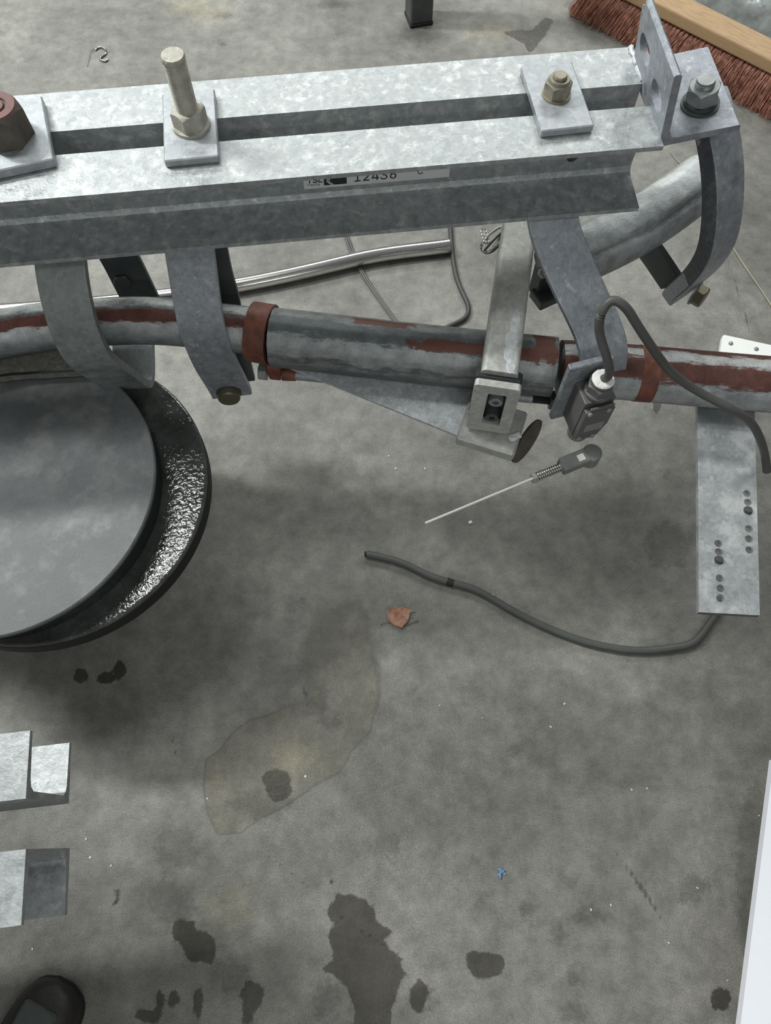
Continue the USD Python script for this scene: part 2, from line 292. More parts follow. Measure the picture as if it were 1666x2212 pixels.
oil = [px_poly([(722, 1920), (728, 1918), (736, 1936), (760, 1930), (770, 1938), (786, 1936), (800, 1955), (812, 1950), (809, 1985), (850, 2012), (846, 2022), (826, 2026), (845, 2050), (872, 2072), (866, 2088), (884, 2106), (866, 2118), (858, 2150), (846, 2180), (844, 2260), (766, 2260), (764, 2185), (752, 2140), (722, 2108), (698, 2098), (700, 2084), (720, 2070), (712, 2030), (704, 2020), (722, 1998), (707, 1975), (708, 1955), (724, 1944)]),
       px_blob(600, 1695, 30, 40), px_blob(1052, 2085, 38, 32), px_blob(1030, 2078, 25), px_blob(1557, 2158, 25), px_blob(905, 2150, 22, 34), px_blob(545, 2150, 28, 30), px_blob(535, 2185, 14, 36),
       px_poly([(238, 1920), (252, 1916), (262, 1930), (260, 1945), (250, 1958), (240, 1960), (242, 1950), (250, 1940), (247, 1926)]), px_blob(345, 2165, 10, 28), px_blob(375, 2158, 13, 20), px_blob(428, 2165, 12, 35), px_blob(320, 2195, 30, 15),
       px_blob(175, 1460, 17), px_blob(230, 1465, 22, 14), px_blob(258, 1448, 15, 22), px_blob(660, 1497, 6, 18), px_blob(716, 1904, 6), px_blob(430, 2045, 36, 42), px_blob(396, 2010, 24, 30),
       px_poly([(1096, 72), (1130, 68), (1150, 72), (1180, 42), (1190, 45), (1172, 75), (1158, 92), (1146, 108), (1138, 92), (1118, 82)]).buffer(.008), px_poly([(1412, 860), (1430, 860), (1428, 885), (1418, 895), (1410, 885)])]
damp_and_shade = [px_blob(370, 1950, 55, 60), px_blob(430, 2030, 60, 55), px_blob(500, 2110, 50, 45), px_blob(1140, 1972, 25), px_blob(1206, 2020, 23, 27), px_blob(1242, 2113, 25), px_blob(1112, 1620, 22, 20), px_blob(705, 2155, 34, 50),
        px_blob(690, 1520, 28, 40), px_blob(715, 1560, 30, 24), px_blob(560, 1740, 70, 40), px_blob(655, 1300, 13, 18), px_blob(1500, 1920, 40), px_blob(835, 1830, 36, 30), px_blob(1440, 1180, 50, 60), px_blob(905, 2160, 40, 34), px_blob(1640, 1900, 60, 200),  # tall last oval here is painted shade along the white board's edge
        px_blob(1240, 2190, 40, 25), px_blob(380, 1830, 50, 60), px_blob(912, 75, 60, 18), px_blob(1440, 1020, 20, 12), px_blob(1280, 1980, 50, 24), px_blob(1040, 1940, 14), px_blob(720, 10, 40, 14), px_blob(480, 35, 22, 10), px_blob(480, 95, 10)]  # includes a darker oval around the steel post foot
tide = [px_poly([(445, 1640), (470, 1625), (505, 1580), (540, 1555), (580, 1545), (620, 1525), (660, 1515), (675, 1440), (720, 1330), (775, 1300), (792, 1345), (802, 1400), (818, 1455), (820, 1510), (806, 1555), (800, 1582), (762, 1620), (735, 1668), (690, 1690), (655, 1715), (610, 1745), (560, 1770), (520, 1800), (470, 1802), (450, 1760), (440, 1700)])]
pale = [px_blob(1060, 70, 75, 26), px_blob(430, 20, 75, 35), px_blob(470, 1775, 40, 30), px_blob(640, 1640, 90, 50), px_blob(500, 1960, 90, 60), px_blob(470, 1690, 30, 60)]
chalk = [px_poly([(955, 1660), (970, 1660), (985, 1900), (996, 2060), (985, 2060), (972, 1880)]), px_blob(840, 1410, 40, 60)]
crack = [px_poly([(540, 1826), (543, 1824), (610, 1866), (671, 1918), (669, 1921), (606, 1870)]), px_poly([(720, 1972), (723, 1970), (800, 2020), (862, 2060), (860, 2064), (796, 2024)]), px_poly([(1330, 1840), (1336, 1842), (1400, 1930), (1440, 2000), (1434, 1996), (1388, 1930)]),
         px_poly([(1560, 530), (1562, 530), (1590, 610), (1622, 715), (1619, 715), (1587, 612)]), px_poly([(368, 1580), (372, 1580), (386, 1650), (383, 1650)]), px_poly([(186, 145), (190, 146), (200, 112), (216, 104), (214, 100), (197, 108)])]
fv = np.stack([GX.ravel(), GY.ravel(), np.zeros(GX.size)], 1); ny, nx = GX.shape
q = (np.arange(ny - 1)[:, None] * nx + np.arange(nx - 1)[None]).ravel()
ff = np.vstack([np.stack([q, q + 1, q + nx + 1], 1), np.stack([q, q + nx + 1, q + nx], 1)])
X0, X1, Y0, Y1, E = gx[0], gx[-1], gy[0], gy[-1], 7.0
ov = np.array([(-E, -E, 0), (E, -E, 0), (E, Y0, 0), (-E, Y0, 0), (-E, Y1, 0), (E, Y1, 0), (E, E, 0), (-E, E, 0), (X0, Y0, 0), (X0, Y1, 0), (X1, Y0, 0), (X1, Y1, 0)], float); b0 = len(fv)
of = np.array([(0, 1, 2), (0, 2, 3), (4, 5, 6), (4, 6, 7), (3, 8, 9), (3, 9, 4), (10, 2, 5), (10, 5, 11)]) + b0
pv = {k: np.r_[field(p, s, at(700, 1395, 0) if k == 'tide' else None), np.full(len(ov), -1.)] for k, p, s in (('oil', oil, .012), ('damp_and_shade', damp_and_shade, .03), ('tide', tide, .03), ('pale', pale, .06), ('chalk', chalk, .03), ('crack', crack, .004))}
nd = {'g': ('geometry', {}),
      'n1': ('noise_texture', {'scale': 2.6, 'detail': 8., 'roughness': .62}), 'r1': ('rgb_ramp', {'ramp': [(.30, (.120, .116, .102)), (.48, (.188, .184, .167)), (.66, (.266, .259, .234))]}),
      'n2': ('noise_texture', {'scale': 26., 'detail': 9., 'roughness': .72}), 'm2': ('map_range', {'from_min': .3, 'from_max': .7, 'to_min': .66, 'to_max': 1.30}), 'c2': ('combine_color', {}), 'x2': ('mix_color', {'blend_type': 'multiply', 'fac': 1.}),
      'n3': ('noise_texture', {'scale': 420., 'detail': 3.}), 'm3': ('map_range', {'from_min': .3, 'from_max': .7, 'to_min': .74, 'to_max': 1.22}), 'c3': ('combine_color', {}), 'x3': ('mix_color', {'blend_type': 'multiply', 'fac': 1.}),
      'n4': ('noise_texture', {'scale': 75., 'detail': 6., 'roughness': .7}),
      'n5': ('noise_texture', {'scale': 9., 'detail': 7., 'roughness': .7}),
      'dk': ('map_range', {'from_min': .60, 'from_max': .74, 'to_min': 0., 'to_max': .42, 'clamp': True}), 'xd': ('mix_color', {'b': (.07, .07, .064)}),
      'p': ('principled_bsdf', {}), 'bb': ('bump', {'strength': 1., 'distance': .0009})}
lk = [('g.position', f'n{k}.vector') for k in (1, 2, 3, 4, 5)] + [('n1.fac', 'r1.fac'), ('n2.fac', 'm2.value'), ('n3.fac', 'm3.value')]
for k in '23': lk += [(f'm{k}.result', f'c{k}.{c}') for c in 'rgb'] + [(f'c{k}.color', f'x{k}.b')]
lk += [('r1.color', 'x2.a'), ('x2.result', 'x3.a'), ('x3.result', 'xd.a'), ('n5.fac', 'dk.value'), ('dk.result', 'xd.fac')]
nd.update({'po': ('noise_texture', {'scale': 150., 'detail': 5., 'roughness': .8}), 'pm': ('map_range', {'from_min': .66, 'from_max': .72, 'to_min': 0., 'to_max': .6, 'clamp': True}), 'px': ('mix_color', {'b': (.045, .044, .04)}),
           'sc': ('mapping', {'scale': (3., 70., 1.), 'rotation': (0., 0., .55)}), 'sn': ('noise_texture', {'scale': 1.6, 'detail': 5., 'roughness': .7}), 'sm': ('map_range', {'from_min': .70, 'from_max': .76, 'to_min': 0., 'to_max': .22, 'clamp': True}), 'sx': ('mix_color', {'b': (.36, .36, .34)})})
lk += [('g.position', 'po.vector'), ('po.fac', 'pm.value'), ('pm.result', 'px.fac'), ('xd.result', 'px.a'), ('g.position', 'sc.vector'), ('sc.vector', 'sn.vector'), ('sn.fac', 'sm.value'), ('sm.result', 'sx.fac'), ('px.result', 'sx.a')]
last = 'sx.result'
def stain(key, col, amt, lo, hi, wob, how='mix'):
    global last
    nd.update({f'a_{key}': ('attribute', {'attribute': key}), f'w_{key}': ('map_range', {'from_min': .25, 'from_max': .75, 'to_min': -wob, 'to_max': wob}), f's_{key}': ('math', {'math_type': 'add'}),
               f'm_{key}': ('map_range', {'range_type': 'smoothstep', 'from_min': lo, 'from_max': hi, 'to_min': 0., 'to_max': amt, 'clamp': True}), f'x_{key}': ('mix_color', {'blend_type': how, 'b': col})})
    lk.extend([('n4.fac', f'w_{key}.value'), (f'a_{key}.fac', f's_{key}.value1'), (f'w_{key}.result', f's_{key}.value2'), (f's_{key}.value', f'm_{key}.value'), (f'm_{key}.result', f'x_{key}.fac'), (last, f'x_{key}.a')])
    last = f'x_{key}.result'
stain('pale', (1.32, 1.24, 1.02), .8, -.1, .9, .5, 'multiply')
stain('chalk', (1.25, 1.27, 1.25), .6, -.2, .8, .5, 'multiply')
stain('tide', (.84, .80, .70), .62, -.02, .08, .05, 'multiply')
nd.update({'t1': ('math', {'math_type': 'absolute'}), 't2': ('map_range', {'from_min': 0., 'from_max': .11, 'to_min': .5, 'to_max': 0., 'clamp': True}), 'xt': ('mix_color', {'b': (.075, .07, .055)})})
lk += [('s_tide.value', 't1.value1'), ('t1.value', 't2.value'), ('t2.result', 'xt.fac'), (last, 'xt.a')]; last = 'xt.result'
stain('damp_and_shade', (.62, .63, .62), .85, -.15, .5, .5, 'multiply')
stain('crack', (.05, .048, .045), .65, -.3, .3, .5)
stain('oil', (.27, .25, .22), .95, -.1, .22, .35, 'multiply')
nd['ro'] = ('map_range', {'from_min': 0., 'from_max': 1., 'to_min': .62, 'to_max': .38}); lk += [('m_oil.result', 'ro.value'), ('ro.result', 'p.roughness'), (last, 'p.base_color'), ('n4.fac', 'bb.height'), ('bb.normal', 'p.normal')]
mat('concrete', nd, lk)
obj('floor', trimesh.Trimesh(np.vstack([fv, ov]), np.vstack([ff, of]), process=False), 'concrete', None, smooth=False, prim=pv, kind='structure', label='stained grey concrete workshop floor')

# ------------------------------------------------------------------ the big channel beam (two channels back to back)
CH, CW_, SE, SL = .107, .0695, .345, -1.25
def channel_poly(mirror=False, h=CH, w=CW_, tw=.0065):  # (t, z) profile; toes at t=0, web at t=w
    p = Polygon([(0, 0), (w, 0), (w, -h), (0, -h), (0, -h + .0065), (w - tw - .011, -h + .0095), (w - tw - .004, -h + .0125), (w - tw, -h + .019), (w - tw, -.019), (w - tw - .004, -.0125), (w - tw - .011, -.0095), (0, -.0065)])
    return shapely.affinity.scale(p, -1, 1, origin=(0, 0)) if mirror else p
def along_s(poly, s0, s1, t0, z0, origin=None, frame=None):  # (t,z) profile run along s
    m = poly_man(poly, s1 - s0)                         # x=t, y=z, z=s
    f = frame or BF; o = B(s0, t0, z0) if origin is None else origin
    return mplace(m, o, (f[1], f[2], f[0]))
ZB = .72
beam = thing('channel_beam', 'long pale zinc-coated beam of two back-to-back channels with a slot along its top', 'beam', B(0, .09, ZB - CH))
c1 = along_s(channel_poly(), SL, SE, 0, ZB)
hp = on_plane(1237, 340, B(0, CW_ - .0065, 0), BT)
c1 = c1 - mplace(cyl(.0075, .06, 20).translate([0, 0, -.03]), hp, (BS, BZ, BT))
obj('channel', c1, 'zinc_beam', beam)
obj('hole_shade_disc', mplace(cyl(.0078, .003, 20), hp + BT * .006, (BS, BZ, BT)), 'black_steel', beam, label='black disc added to darken the web hole')  # black disc added behind the hole so it reads dark
obj('channel', along_s(channel_poly(True), SL, SE, .179, ZB), 'zinc_beam', beam)
# rough torch-cut lumps at the end of the back flange
wp = np.array([B(SE + .001 + .003 * rng.normal() * .5, t, ZB + .001) for t in np.linspace(.113, .178, 16)])
obj('weld_bead', lumpy(sweep(wp, circ(.0034, 8))[0], .0018, 420, 3, 1), 'zinc_white', beam)
# sticker on the web
wn = CW_ - .0065 - .0003
def on_web(px, py): q = on_plane(px, py, B(0, wn, 0), BT) - BO; return q @ BS, q[2]
s0, zlo = on_web(657, 405); s1, zlo1 = on_web(970, 386)
zl = (zlo + zlo1) / 2; lab_h = .034
st = obj('label_sticker', place(cbox(s1 - s0, lab_h, .0004, .0001), B((s0 + s1) / 2, wn, zl + lab_h / 2), (BS, BZ, -BT)), 'sticker_white', beam, label='white printed sticker on the beam web')
def lettering(text, s, z, h, name='lettering', m='print_black', bold=False):
    obj(name, place(meshkit.text_mesh(text, h, .0002, bold), B(s, wn - .0003, z), (BS, BZ, -BT)), m, st, smooth=False)
W_ = s1 - s0
lettering('TSL', s0 + W_ * .022, zl + .0098, .0082, bold=True); lettering('Trading', s0 + W_ * .022, zl + .0052, .0034, m='print_grey')
lettering('12436', s0 + W_ * .335, zl + .0060, .0135); lettering('C', s0 + W_ * .775, zl + .0095, .0085)
em = sbox(0, 0, W_ * .155, .021) - shapely.LineString([(W_ * .07, -.001), (W_ * .032, .006), (W_ * .045, .013), (W_ * .085, .022)]).buffer(.0007) - shapely.LineString([(W_ * .055, -.001), (W_ * .02, .006), (W_ * .033, .013), (W_ * .07, .022)]).buffer(.0007)
obj('emblem', place(cat_(*[poly_man(g, .0002) for g in em.geoms]), B(s0 + W_ * .138, wn - .0003, zl + .0040), (BS, BZ, -BT)), 'print_black', st, smooth=False)

# ------------------------------------------------------------------ clamp plates on the beam
def clamp_plate(label, c, yaw, w, l, th):
    t = thing('clamp_plate', label, 'clamp', (c[0], c[1], ZB))
    f = yaw_frame(yaw); obj('plate', place(cbox(w, l, th, .0014), (c[0], c[1], ZB + th / 2 + .0004), f), 'zinc_plate', t)
    return t, f, ZB + th + .0004
# leftmost, partly outside the picture: fat brown nut with a reddened bolt end
t, f, z1 = clamp_plate('skewed zinc clamp plate under the fat brown nut with a red top', (-.4555, .792), 17, .086, .112, .013)
c = np.array([-.457, .788, z1])
obj('nut', lumpy(place(hexnut(.052, .040, .022), c, yaw_frame(11)), .0006, 90), 'nut_brown', t)
obj('red_collar', place(lathe([(.0135, .037), (.0245, .037), (.0255, .040), (.024, .0425), (.0145, .0425), (.0135, .0415)]), c, f), 'cap_red', t, label='reddened top face of the nut')
obj('bolt_end', place(lathe([(0, 0), (.0118, 0), (.0118, .040), (.0105, .0425), (0, .0425)]), c, f), 'cap_red', t, label='red bolt end flush with the nut')
# middle: tall threaded rod
t, f, z1 = clamp_plate('square zinc clamp plate holding the tall upright threaded rod', (-.241, .8115), 7.5, .0655, .116, .0105)
c = np.array([-.2385, .8085, z1])
obj('washer', place(ring(.0135, .0235, .004), c, f), 'rod_flake', t)
obj('nut', lumpy(place(hexnut(.037, .021, .024).translate([0, 0, .004]), c, yaw_frame(20)), .0005, 120), 'rod_flake', t)
obj('threaded_rod', place(thread(.0132, .089, .0026), c, f), 'rod_flake', t, label='tall upright threaded rod crusted with pale zinc flake')
obj('rod_top', place(lumpy(lathe([(0, 0), (.0136, 0), (.0138, .003), (.0128, .0055), (0, .0055)], 36).refine(2), .0008, 300), c + [0, 0, .088], f), 'rod_flake', t)
# right: small domed nut
t, f, z1 = clamp_plate('square zinc clamp plate with the small olive nut, near the right end of the beam', (.2155, .8625), 8.5, .066, .118, .0105)
c = np.array([.2145, .862, z1])
obj('washer', place(ring(.0085, .0185, .0025), c, f), 'bolt_olive', t)
obj('nut', place(hexnut(.030, .017, .017).translate([0, 0, .0025]), c, yaw_frame(3)), 'bolt_olive', t)
obj('nut_collar', place(lathe([(.0088, .0195), (.0138, .0195), (.0125, .0235), (.0088, .0235)]), c, f), 'bolt_olive', t)
obj('bolt_end', place(lathe([(0, 0), (.0085, 0), (.0085, .026), (.0072, .028), (0, .028)]), c, f), 'bolt_olive', t)

# ------------------------------------------------------------------ slotted angle bracket at the beam end
ang = thing('angle_bracket', 'slotted zinc angle bracket standing up at the right end of the beam', 'bracket', B(.395, .075, ZB))
T0, T1, TH, ZT = .0145, .156, .0095, .806
leg_z = ZB - .005
prof = Polygon([(0, 0), (.098, 0), (.098, -TH), (-.0, -TH), (0, 0)])
prof = Polygon([(0, leg_z - TH), (.097, leg_z - TH), (.0985, leg_z - TH + .002), (.0985, leg_z - .003), (.0965, leg_z), (TH + .012, leg_z), (TH + .005, leg_z + .002), (TH + .0015, leg_z + .006), (TH, leg_z + .013), (TH, ZT - .003), (TH - .003, ZT), (.002, ZT), (0, ZT - .002)])
am = mplace(poly_man(prof, T1 - T0), B(SE + .002, T0, 0), (BS, BZ, BT))
HEEL = B(SE + .002, 0, leg_z - TH); TILT = trimesh.transformations.rotation_matrix(math.radians(-8.5), BT, HEEL)
def tilt(m): m = tm(m).copy(); m.apply_transform(TILT); return m
TN = TILT[:3, :3] @ BS
TI = np.linalg.inv(TILT)
for px, py in ((1393, 108), (1418, 208)):
    h = on_plane(px, py, HEEL, TN); h = (TI @ np.r_[h, 1])[:3]
    slot = poly_man(shapely.geometry.LineString([(-.009, 0), (.009, 0)]).buffer(.0135, quad_segs=8), .05)
    am = am - mplace(slot, h - BS * .02, (BT, BZ, BS))
cut = mplace(Manifold.cube([.2, .2, .2]), B(SE - .05, T1 - .012, ZT - .006), (BS, np.cos(.5) * BT - np.sin(.5) * BZ, np.sin(.5) * BT + np.cos(.5) * BZ))
am = am - cut
obj('angle', tilt(am), 'zinc_bar', ang)
c = on_plane(1512, 226, HEEL + TILT[:3, :3] @ (BZ * TH), TILT[:3, :3] @ BZ); f = tuple(TILT[:3, :3] @ v for v in yaw_frame(10))
obj('washer', place(ring(.0125, .0235, .0035, 44), c, f), 'dark_steel', ang)
obj('spring_washer', place(ring(.0125, .0205, .005), c + f[2] * .0037, f), 'dark_steel', ang)
obj('nut', place(hexnut(.036, .0195, .023, True), c + f[2] * .0088, f), 'bolt_grey', ang)
obj('bolt_end', place(cat_(thread(.0116, .034, .002), lathe([(0, .033), (.0112, .033), (.0105, .0365), (0, .0365)])), c, f), 'bolt_grey', ang)

# ------------------------------------------------------------------ hangers
def hexbolt(parent, c, axis, af=.03, h=.0125, washer=.0, name='bolt_head', m='bolt_brass', rot=0.):
    n = np.asarray(axis, float); n /= np.linalg.norm(n); u = np.cross(n, (0, 0, 1.)); u /= np.linalg.norm(u); v = np.cross(n, u)
    u, v = math.cos(rot) * u + math.sin(rot) * v, -math.sin(rot) * u + math.cos(rot) * v
    if washer: obj('washer', place(ring(af * .28, washer, .003), c, (u, v, n)), 'bolt_grey', parent)
    obj(name, place(hexagon(af, h), np.asarray(c) + n * (.003 if washer else 0), (u, v, n)), m, parent)
# 1: U-shaped strap round the left pipe
ux = -.4425
hk = thing('u_strap_hanger', 'dull grey flat-bar U strap under the beam round the left pipe', 'hanger', (ux, .75, .613))
pth = np.array([(ux - .005, .790, .6115), (ux - .006, .757, .588), (ux - .006, .712, .55), (ux - .005, .676, .49), (ux - .002, .668, .44), (ux + .002, .676, .40), (ux + .007, .690, .350), (ux + .010, .701, .312), (ux + .011, .716, .293), (ux + .012, .738, .295), (ux + .013, .772, .316), (ux + .014, .812, .338), (ux + .014, .848, .352)])
obj('strap', flatbar(smooth_path(pth, 90), BS, .068, .0155), 'zinc_dull', hk)
obj('top_pad', place(cbox(.072, .05, .012, .001), (ux - .006, .735, .604), BF), 'zinc_bar', hk)
# rear leg of that hanger, seen behind with a bolt head
rl = np.array([at(262, 560, .42), at(285, 610, .385), at(312, 655, .35)])
rb = hk
rp = np.array([at(205, 452, .611), at(238, 520, .49), at(262, 562, .43), at(287, 612, .385), at(318, 672, .335)])
obj('rear_leg', flatbar(smooth_path(rp, 20), BS, .062, .010), 'dark_steel', rb, label='dark rear leg of the strap')
nb = np.cross(BS, rp[3] - rp[2]); nb /= np.linalg.norm(nb); nb = nb if nb[1] < 0 else -nb
hexbolt(rb, at(266, 600, .392) + nb * .006, nb, .026, .009, m='dark_steel')
# 2: pair of flat bars bolted below the pipe
bx = -.277
sh = thing('bolted_bar_hanger', 'mottled blue-grey flat-bar hanger bolted below the pipe, beside the rust-red clamp', 'hanger', (bx, .75, .613))
fp = np.array([(bx - .003, .80, .61), (bx - .003, .783, .56), (bx - .004, .752, .50), (bx - .003, .722, .445), (bx, .713, .405), (bx + .001, .714, .36), (bx + .003, .720, .31), (bx + .006, .726, .245)])
obj('front_bar', flatbar(smooth_path(fp, 60), BS, .070, .013), 'zinc_bar', sh)
bp = np.array([(bx, .86, .61), (bx, .845, .52), (bx + .002, .818, .45), (bx + .004, .812, .40), (bx + .006, .79, .35), (bx + .009, .765, .31), (bx + .011, .750, .252)])
obj('rear_bar', flatbar(smooth_path(bp, 50), BS, .070, .012), 'dark_steel', sh)
obj('spacer', place(cyl(.012, .03, 24), (bx + .006, .735, .268), (BS, BZ, -BT)).apply_translation((0, .012, 0)), 'dark_steel', sh)
n2 = np.array([.10, -.80, -.1]); pb = np.array([bx + .004, .7185, .262])
obj('washer', place(ring(.009, .0215, .003), pb, (BS, BZ, -BT)), 'dark_steel', sh)
obj('bolt_head', place(lathe([(0, 0), (.0195, 0), (.0195, .010), (.0175, .013), (0, .013)], 36), pb - BT * .003, (BS, BZ, -BT)), 'bolt_brass', sh, label='round brassy bolt head')
# 4: sloping arm carrying the limit switch
lb = thing('switch_bracket', 'wide bent zinc flat bar reaching over the pipe to carry the limit switch', 'bracket', B(.30, .05, .613))
sp = np.array([at(1192, 440, .613), at(1200, 500, .585), at(1228, 575, .555), at(1258, 640, .530), at(1288, 705, .508), at(1302, 750, .490), at(1300, 800, .455)])
sd = np.array([.985, .17, 0])
obj('bar', flatbar(smooth_path(sp, 60), sd, .070, .011), 'zinc_bar', lb)
YS = 16.; SF = yaw_frame(YS); sw_tl = at(1270, 885, .470); SWD = .046; SWW = .047; SWH = .098
def SW(x, y, z): return sw_tl + x * SF[0] + y * SF[1] + z * SF[2]         # x right, y away, z up from the top front left corner
p0, p1 = at(1262, 800, .475), at(1202, 905, .385)
dn = (p1 - p0)
obj('mounting_plate', place(cbox(.066, .0105, .140, .0015), SW(.016, SWD + .0062, -.030), SF), 'zinc_bar', lb)
# 5: hook at the far right
hr = thing('curved_hook_hanger', 'thick curved zinc hook hanging from the angle bracket at far right', 'hanger', B(.40, .075, .70))
hp_ = np.array([(.424, .905, .694), (.431, .862, .688), (.444, .815, .660), (.458, .784, .612), (.470, .778, .56), (.478, .792, .50), (.485, .818, .44), (.492, .845, .385), (.498, .858, .358)])
HS = yaw_frame(33)[0]
obj('hook', flatbar(smooth_path(hp_, 70), HS, .050, .026, .003), 'zinc_bar', hr)
CEP = smooth_path(hp_, 70)[3:-3]; obj('shaded_edge', flatbar(CEP - HS * .0256, HS, .0012, .0245, .0003), 'shaded_edge', hr, label='dark strip painting the shade on the inner edge')  # second part is a dark strip painting shade on the hook's inner face
obj('cross_bar', flatbar(np.array([at(1455, 615, .372), at(1425, 570, .40), at(1390, 520, .43)]), np.array([.7, -.6, .2]), .05, .012), 'dark_steel', hr)
nh = np.array([.75, -.62, .05])
hexbolt(hr, at(1490, 620, .385) + [0.006, -.012, 0], nh, .031, .016, .02)

# ------------------------------------------------------------------ tubes of the track
def tube_thing(name, label, part, path, r, m, n=36, sect=None, mat_parent=None):
    mesh, a, l = sweep(path, circ(r, n) if sect is None else sect)
    T = np.gradient(path, axis=0)
    # angle measured from the top, positive towards the viewer
    S = np.cross(T, (0, 0, 1.)); sgn = 1 if S[0][1] < 0 else -1
    return mesh, {'ang': a * sgn, 'len': l}
ZP = .40
pl = smooth_path([at(-330, 800, ZP), at(-160, 758, ZP), at(0, 722, ZP), at(100, 706, ZP), at(202, 697, ZP), at(300, 693, ZP), at(400, 698, ZP), at(560, 717, ZP)], 120)
tl = thing('track_tube', 'worn grey and red-brown tube curving in from the left under the beam', 'pipe', pl[60])
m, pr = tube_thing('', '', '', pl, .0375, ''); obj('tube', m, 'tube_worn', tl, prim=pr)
# rust-red clamp with the long bolt beneath
cd = at(596, 728, ZP) - at(540, 718, ZP); cd /= np.linalg.norm(cd)
cc = at(566, 720, ZP)
cl = thing('pipe_clamp', 'rust-red clamp ring round the pipe with a lug and long tie bolt below', 'clamp', cc)
cu = np.cross(cd, (0, 0, 1.)); cu = cu / np.linalg.norm(cu); cv = np.cross(cu, cd)
cu = cu if cu[1] < 0 else -cu
obj('ring', lumpy(place(ring(.038, .0475, .034, 48).translate([0, 0, -.017]).refine(2), cc, (cu, cv, cd)), .0006, 80), 'rust_paint', cl)
lug = at(598, 805, .330)
obj('lug', lumpy(place(cbox(.024, .034, .042, .004).refine(4), lug + [0, .006, .012], (cd, np.cross((0, 0, 1.), cd), np.array([0, 0, 1.]))), .0015, 90), 'rust_paint', cl)
rd0, rd1 = at(596, 806, .330), at(1190, 864, .330); rdir = (rd1 - rd0) / np.linalg.norm(rd1 - rd0)
ru = np.cross(rdir, (0, 0, 1.)); ru /= np.linalg.norm(ru); rv = np.cross(ru, rdir); RFm = (ru, rv, rdir); RL = np.linalg.norm(rd1 - rd0)
obj('tie_bolt', place(cyl(.0085, RL - .03, 24), rd0, RFm), 'zinc_bar', cl, label='long smooth tie bolt')
obj('rust_sleeve', place(cyl(.0115, .022, 24, .0100), rd0 + rdir * .012, RFm), 'rust_paint', cl)
obj('bolt_head', place(hexagon(.026, .014), rd0 - rdir * .014, (ru, -rv, -rdir)), 'bolt_grey', cl)
obj('thread', place(thread(.0083, .032, .0028, depth=.14), rd1 - rdir * .034, RFm), 'black_steel', cl)
obj('end_nut', place(hexnut(.030, .014, .0165, True), rd1 - rdir * .002, RFm), 'dark_steel', cl)
# sleeve with flattened sides
def faceted(r, n=72):
    a = np.arange(n) * 2 * np.pi / n; x, y = np.sin(a), np.cos(a); k = np.ones(n)
    for d in (-105, -60, -10, 67, 110, 150, 200):
        dd = math.radians(d); c = x * math.sin(dd) + y * math.cos(dd); k = np.minimum(k, np.where(c > .2, .965 / np.maximum(c, .2), 9))
    return np.stack([r * k * x, r * k * y], 1)
sl = smooth_path([at(590, 729, ZP), at(720, 743, ZP), at(850, 758, ZP), at(1025, 776, ZP), at(1196, 793, ZP)], 50)
sv = thing('pipe_sleeve', 'dark scuffed faceted sleeve tube between the red clamp and the gap', 'pipe', sl[25])
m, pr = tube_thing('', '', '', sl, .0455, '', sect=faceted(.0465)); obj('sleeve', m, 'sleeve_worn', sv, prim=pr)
pr_ = smooth_path([at(1209, 795, ZP), at(1350, 804, ZP), at(1500, 817, ZP), at(1666, 831, ZP), at(1900, 850, ZP), at(2150, 868, ZP)], 90)
tr = thing('track_tube', 'red-brown and zinc striped tube running out to the right past the limit switch', 'pipe', pr_[30])
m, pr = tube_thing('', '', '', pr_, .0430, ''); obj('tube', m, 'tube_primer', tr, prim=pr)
k0 = int(np.argmin(np.abs([(lambda q: 833 + FPX * ((q - C0) @ CR) / ((q - C0) @ CW))(q) - 1370 for q in pr_])))
m = sweep(np.array([at(1374, 806, ZP), at(1392, 807.5, ZP), at(1410, 809, ZP)]), circ(.0436, 40))[0]; obj('primer_band', m, 'rust_paint', tr, label='red-brown primer band round the tube')
# curved rail tube behind, right
cr = smooth_path([at(1196, 586, .473), at(1225, 566, .477), at(1260, 548, .48), at(1350, 505, .48), at(1440, 449, .48), at(1518, 392, .48)], 70)
ct = thing('track_tube', 'pale grooved tube curving up to the right behind the beam end', 'pipe', cr[35])
gs = circ(.0435, 48); ga = np.degrees(np.arctan2(gs[:, 0], gs[:, 1])); gs = gs * (1 - .10 * np.exp(-((ga - 45) / 7) ** 2))[:, None]
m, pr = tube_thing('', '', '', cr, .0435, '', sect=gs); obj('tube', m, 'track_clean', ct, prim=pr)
kb = thing('rail_joint_clamp', 'small dark bolted joint clamp tucked between square arm and switch bracket', 'clamp', at(1170, 610, .43))
obj('block', place(cbox(.035, .03, .075, .003), at(1178, 600, .42), yaw_frame(20)), 'black_steel', kb)
obj('foot', place(cbox(.05, .035, .018, .002), at(1184, 636, .395), yaw_frame(28)), 'dark_steel', kb)
hexbolt(kb, at(1174, 588, .445), (.2, -.6, .7), .018, .01, m='bolt_grey')

# ------------------------------------------------------------------ square arm with its foot and gusset
ZA = .473
a1, a0 = at(1076, 824, ZA), at(1122, 480, ZA)
ad = a1 - a0; ad /= np.linalg.norm(ad); aside = np.cross(ad, (0, 0, 1.)); aside /= np.linalg.norm(aside)
arm = thing('square_arm', 'pale square-tube arm crossing over the sleeve with a slotted foot', 'arm', a0)
far = a0 - ad * .12
obj('square_tube', sweep(np.array([far, a0, (a0 + a1) / 2, a1]), rrect(.053, .050, .008, 4))[0], 'zinc_arm', arm)
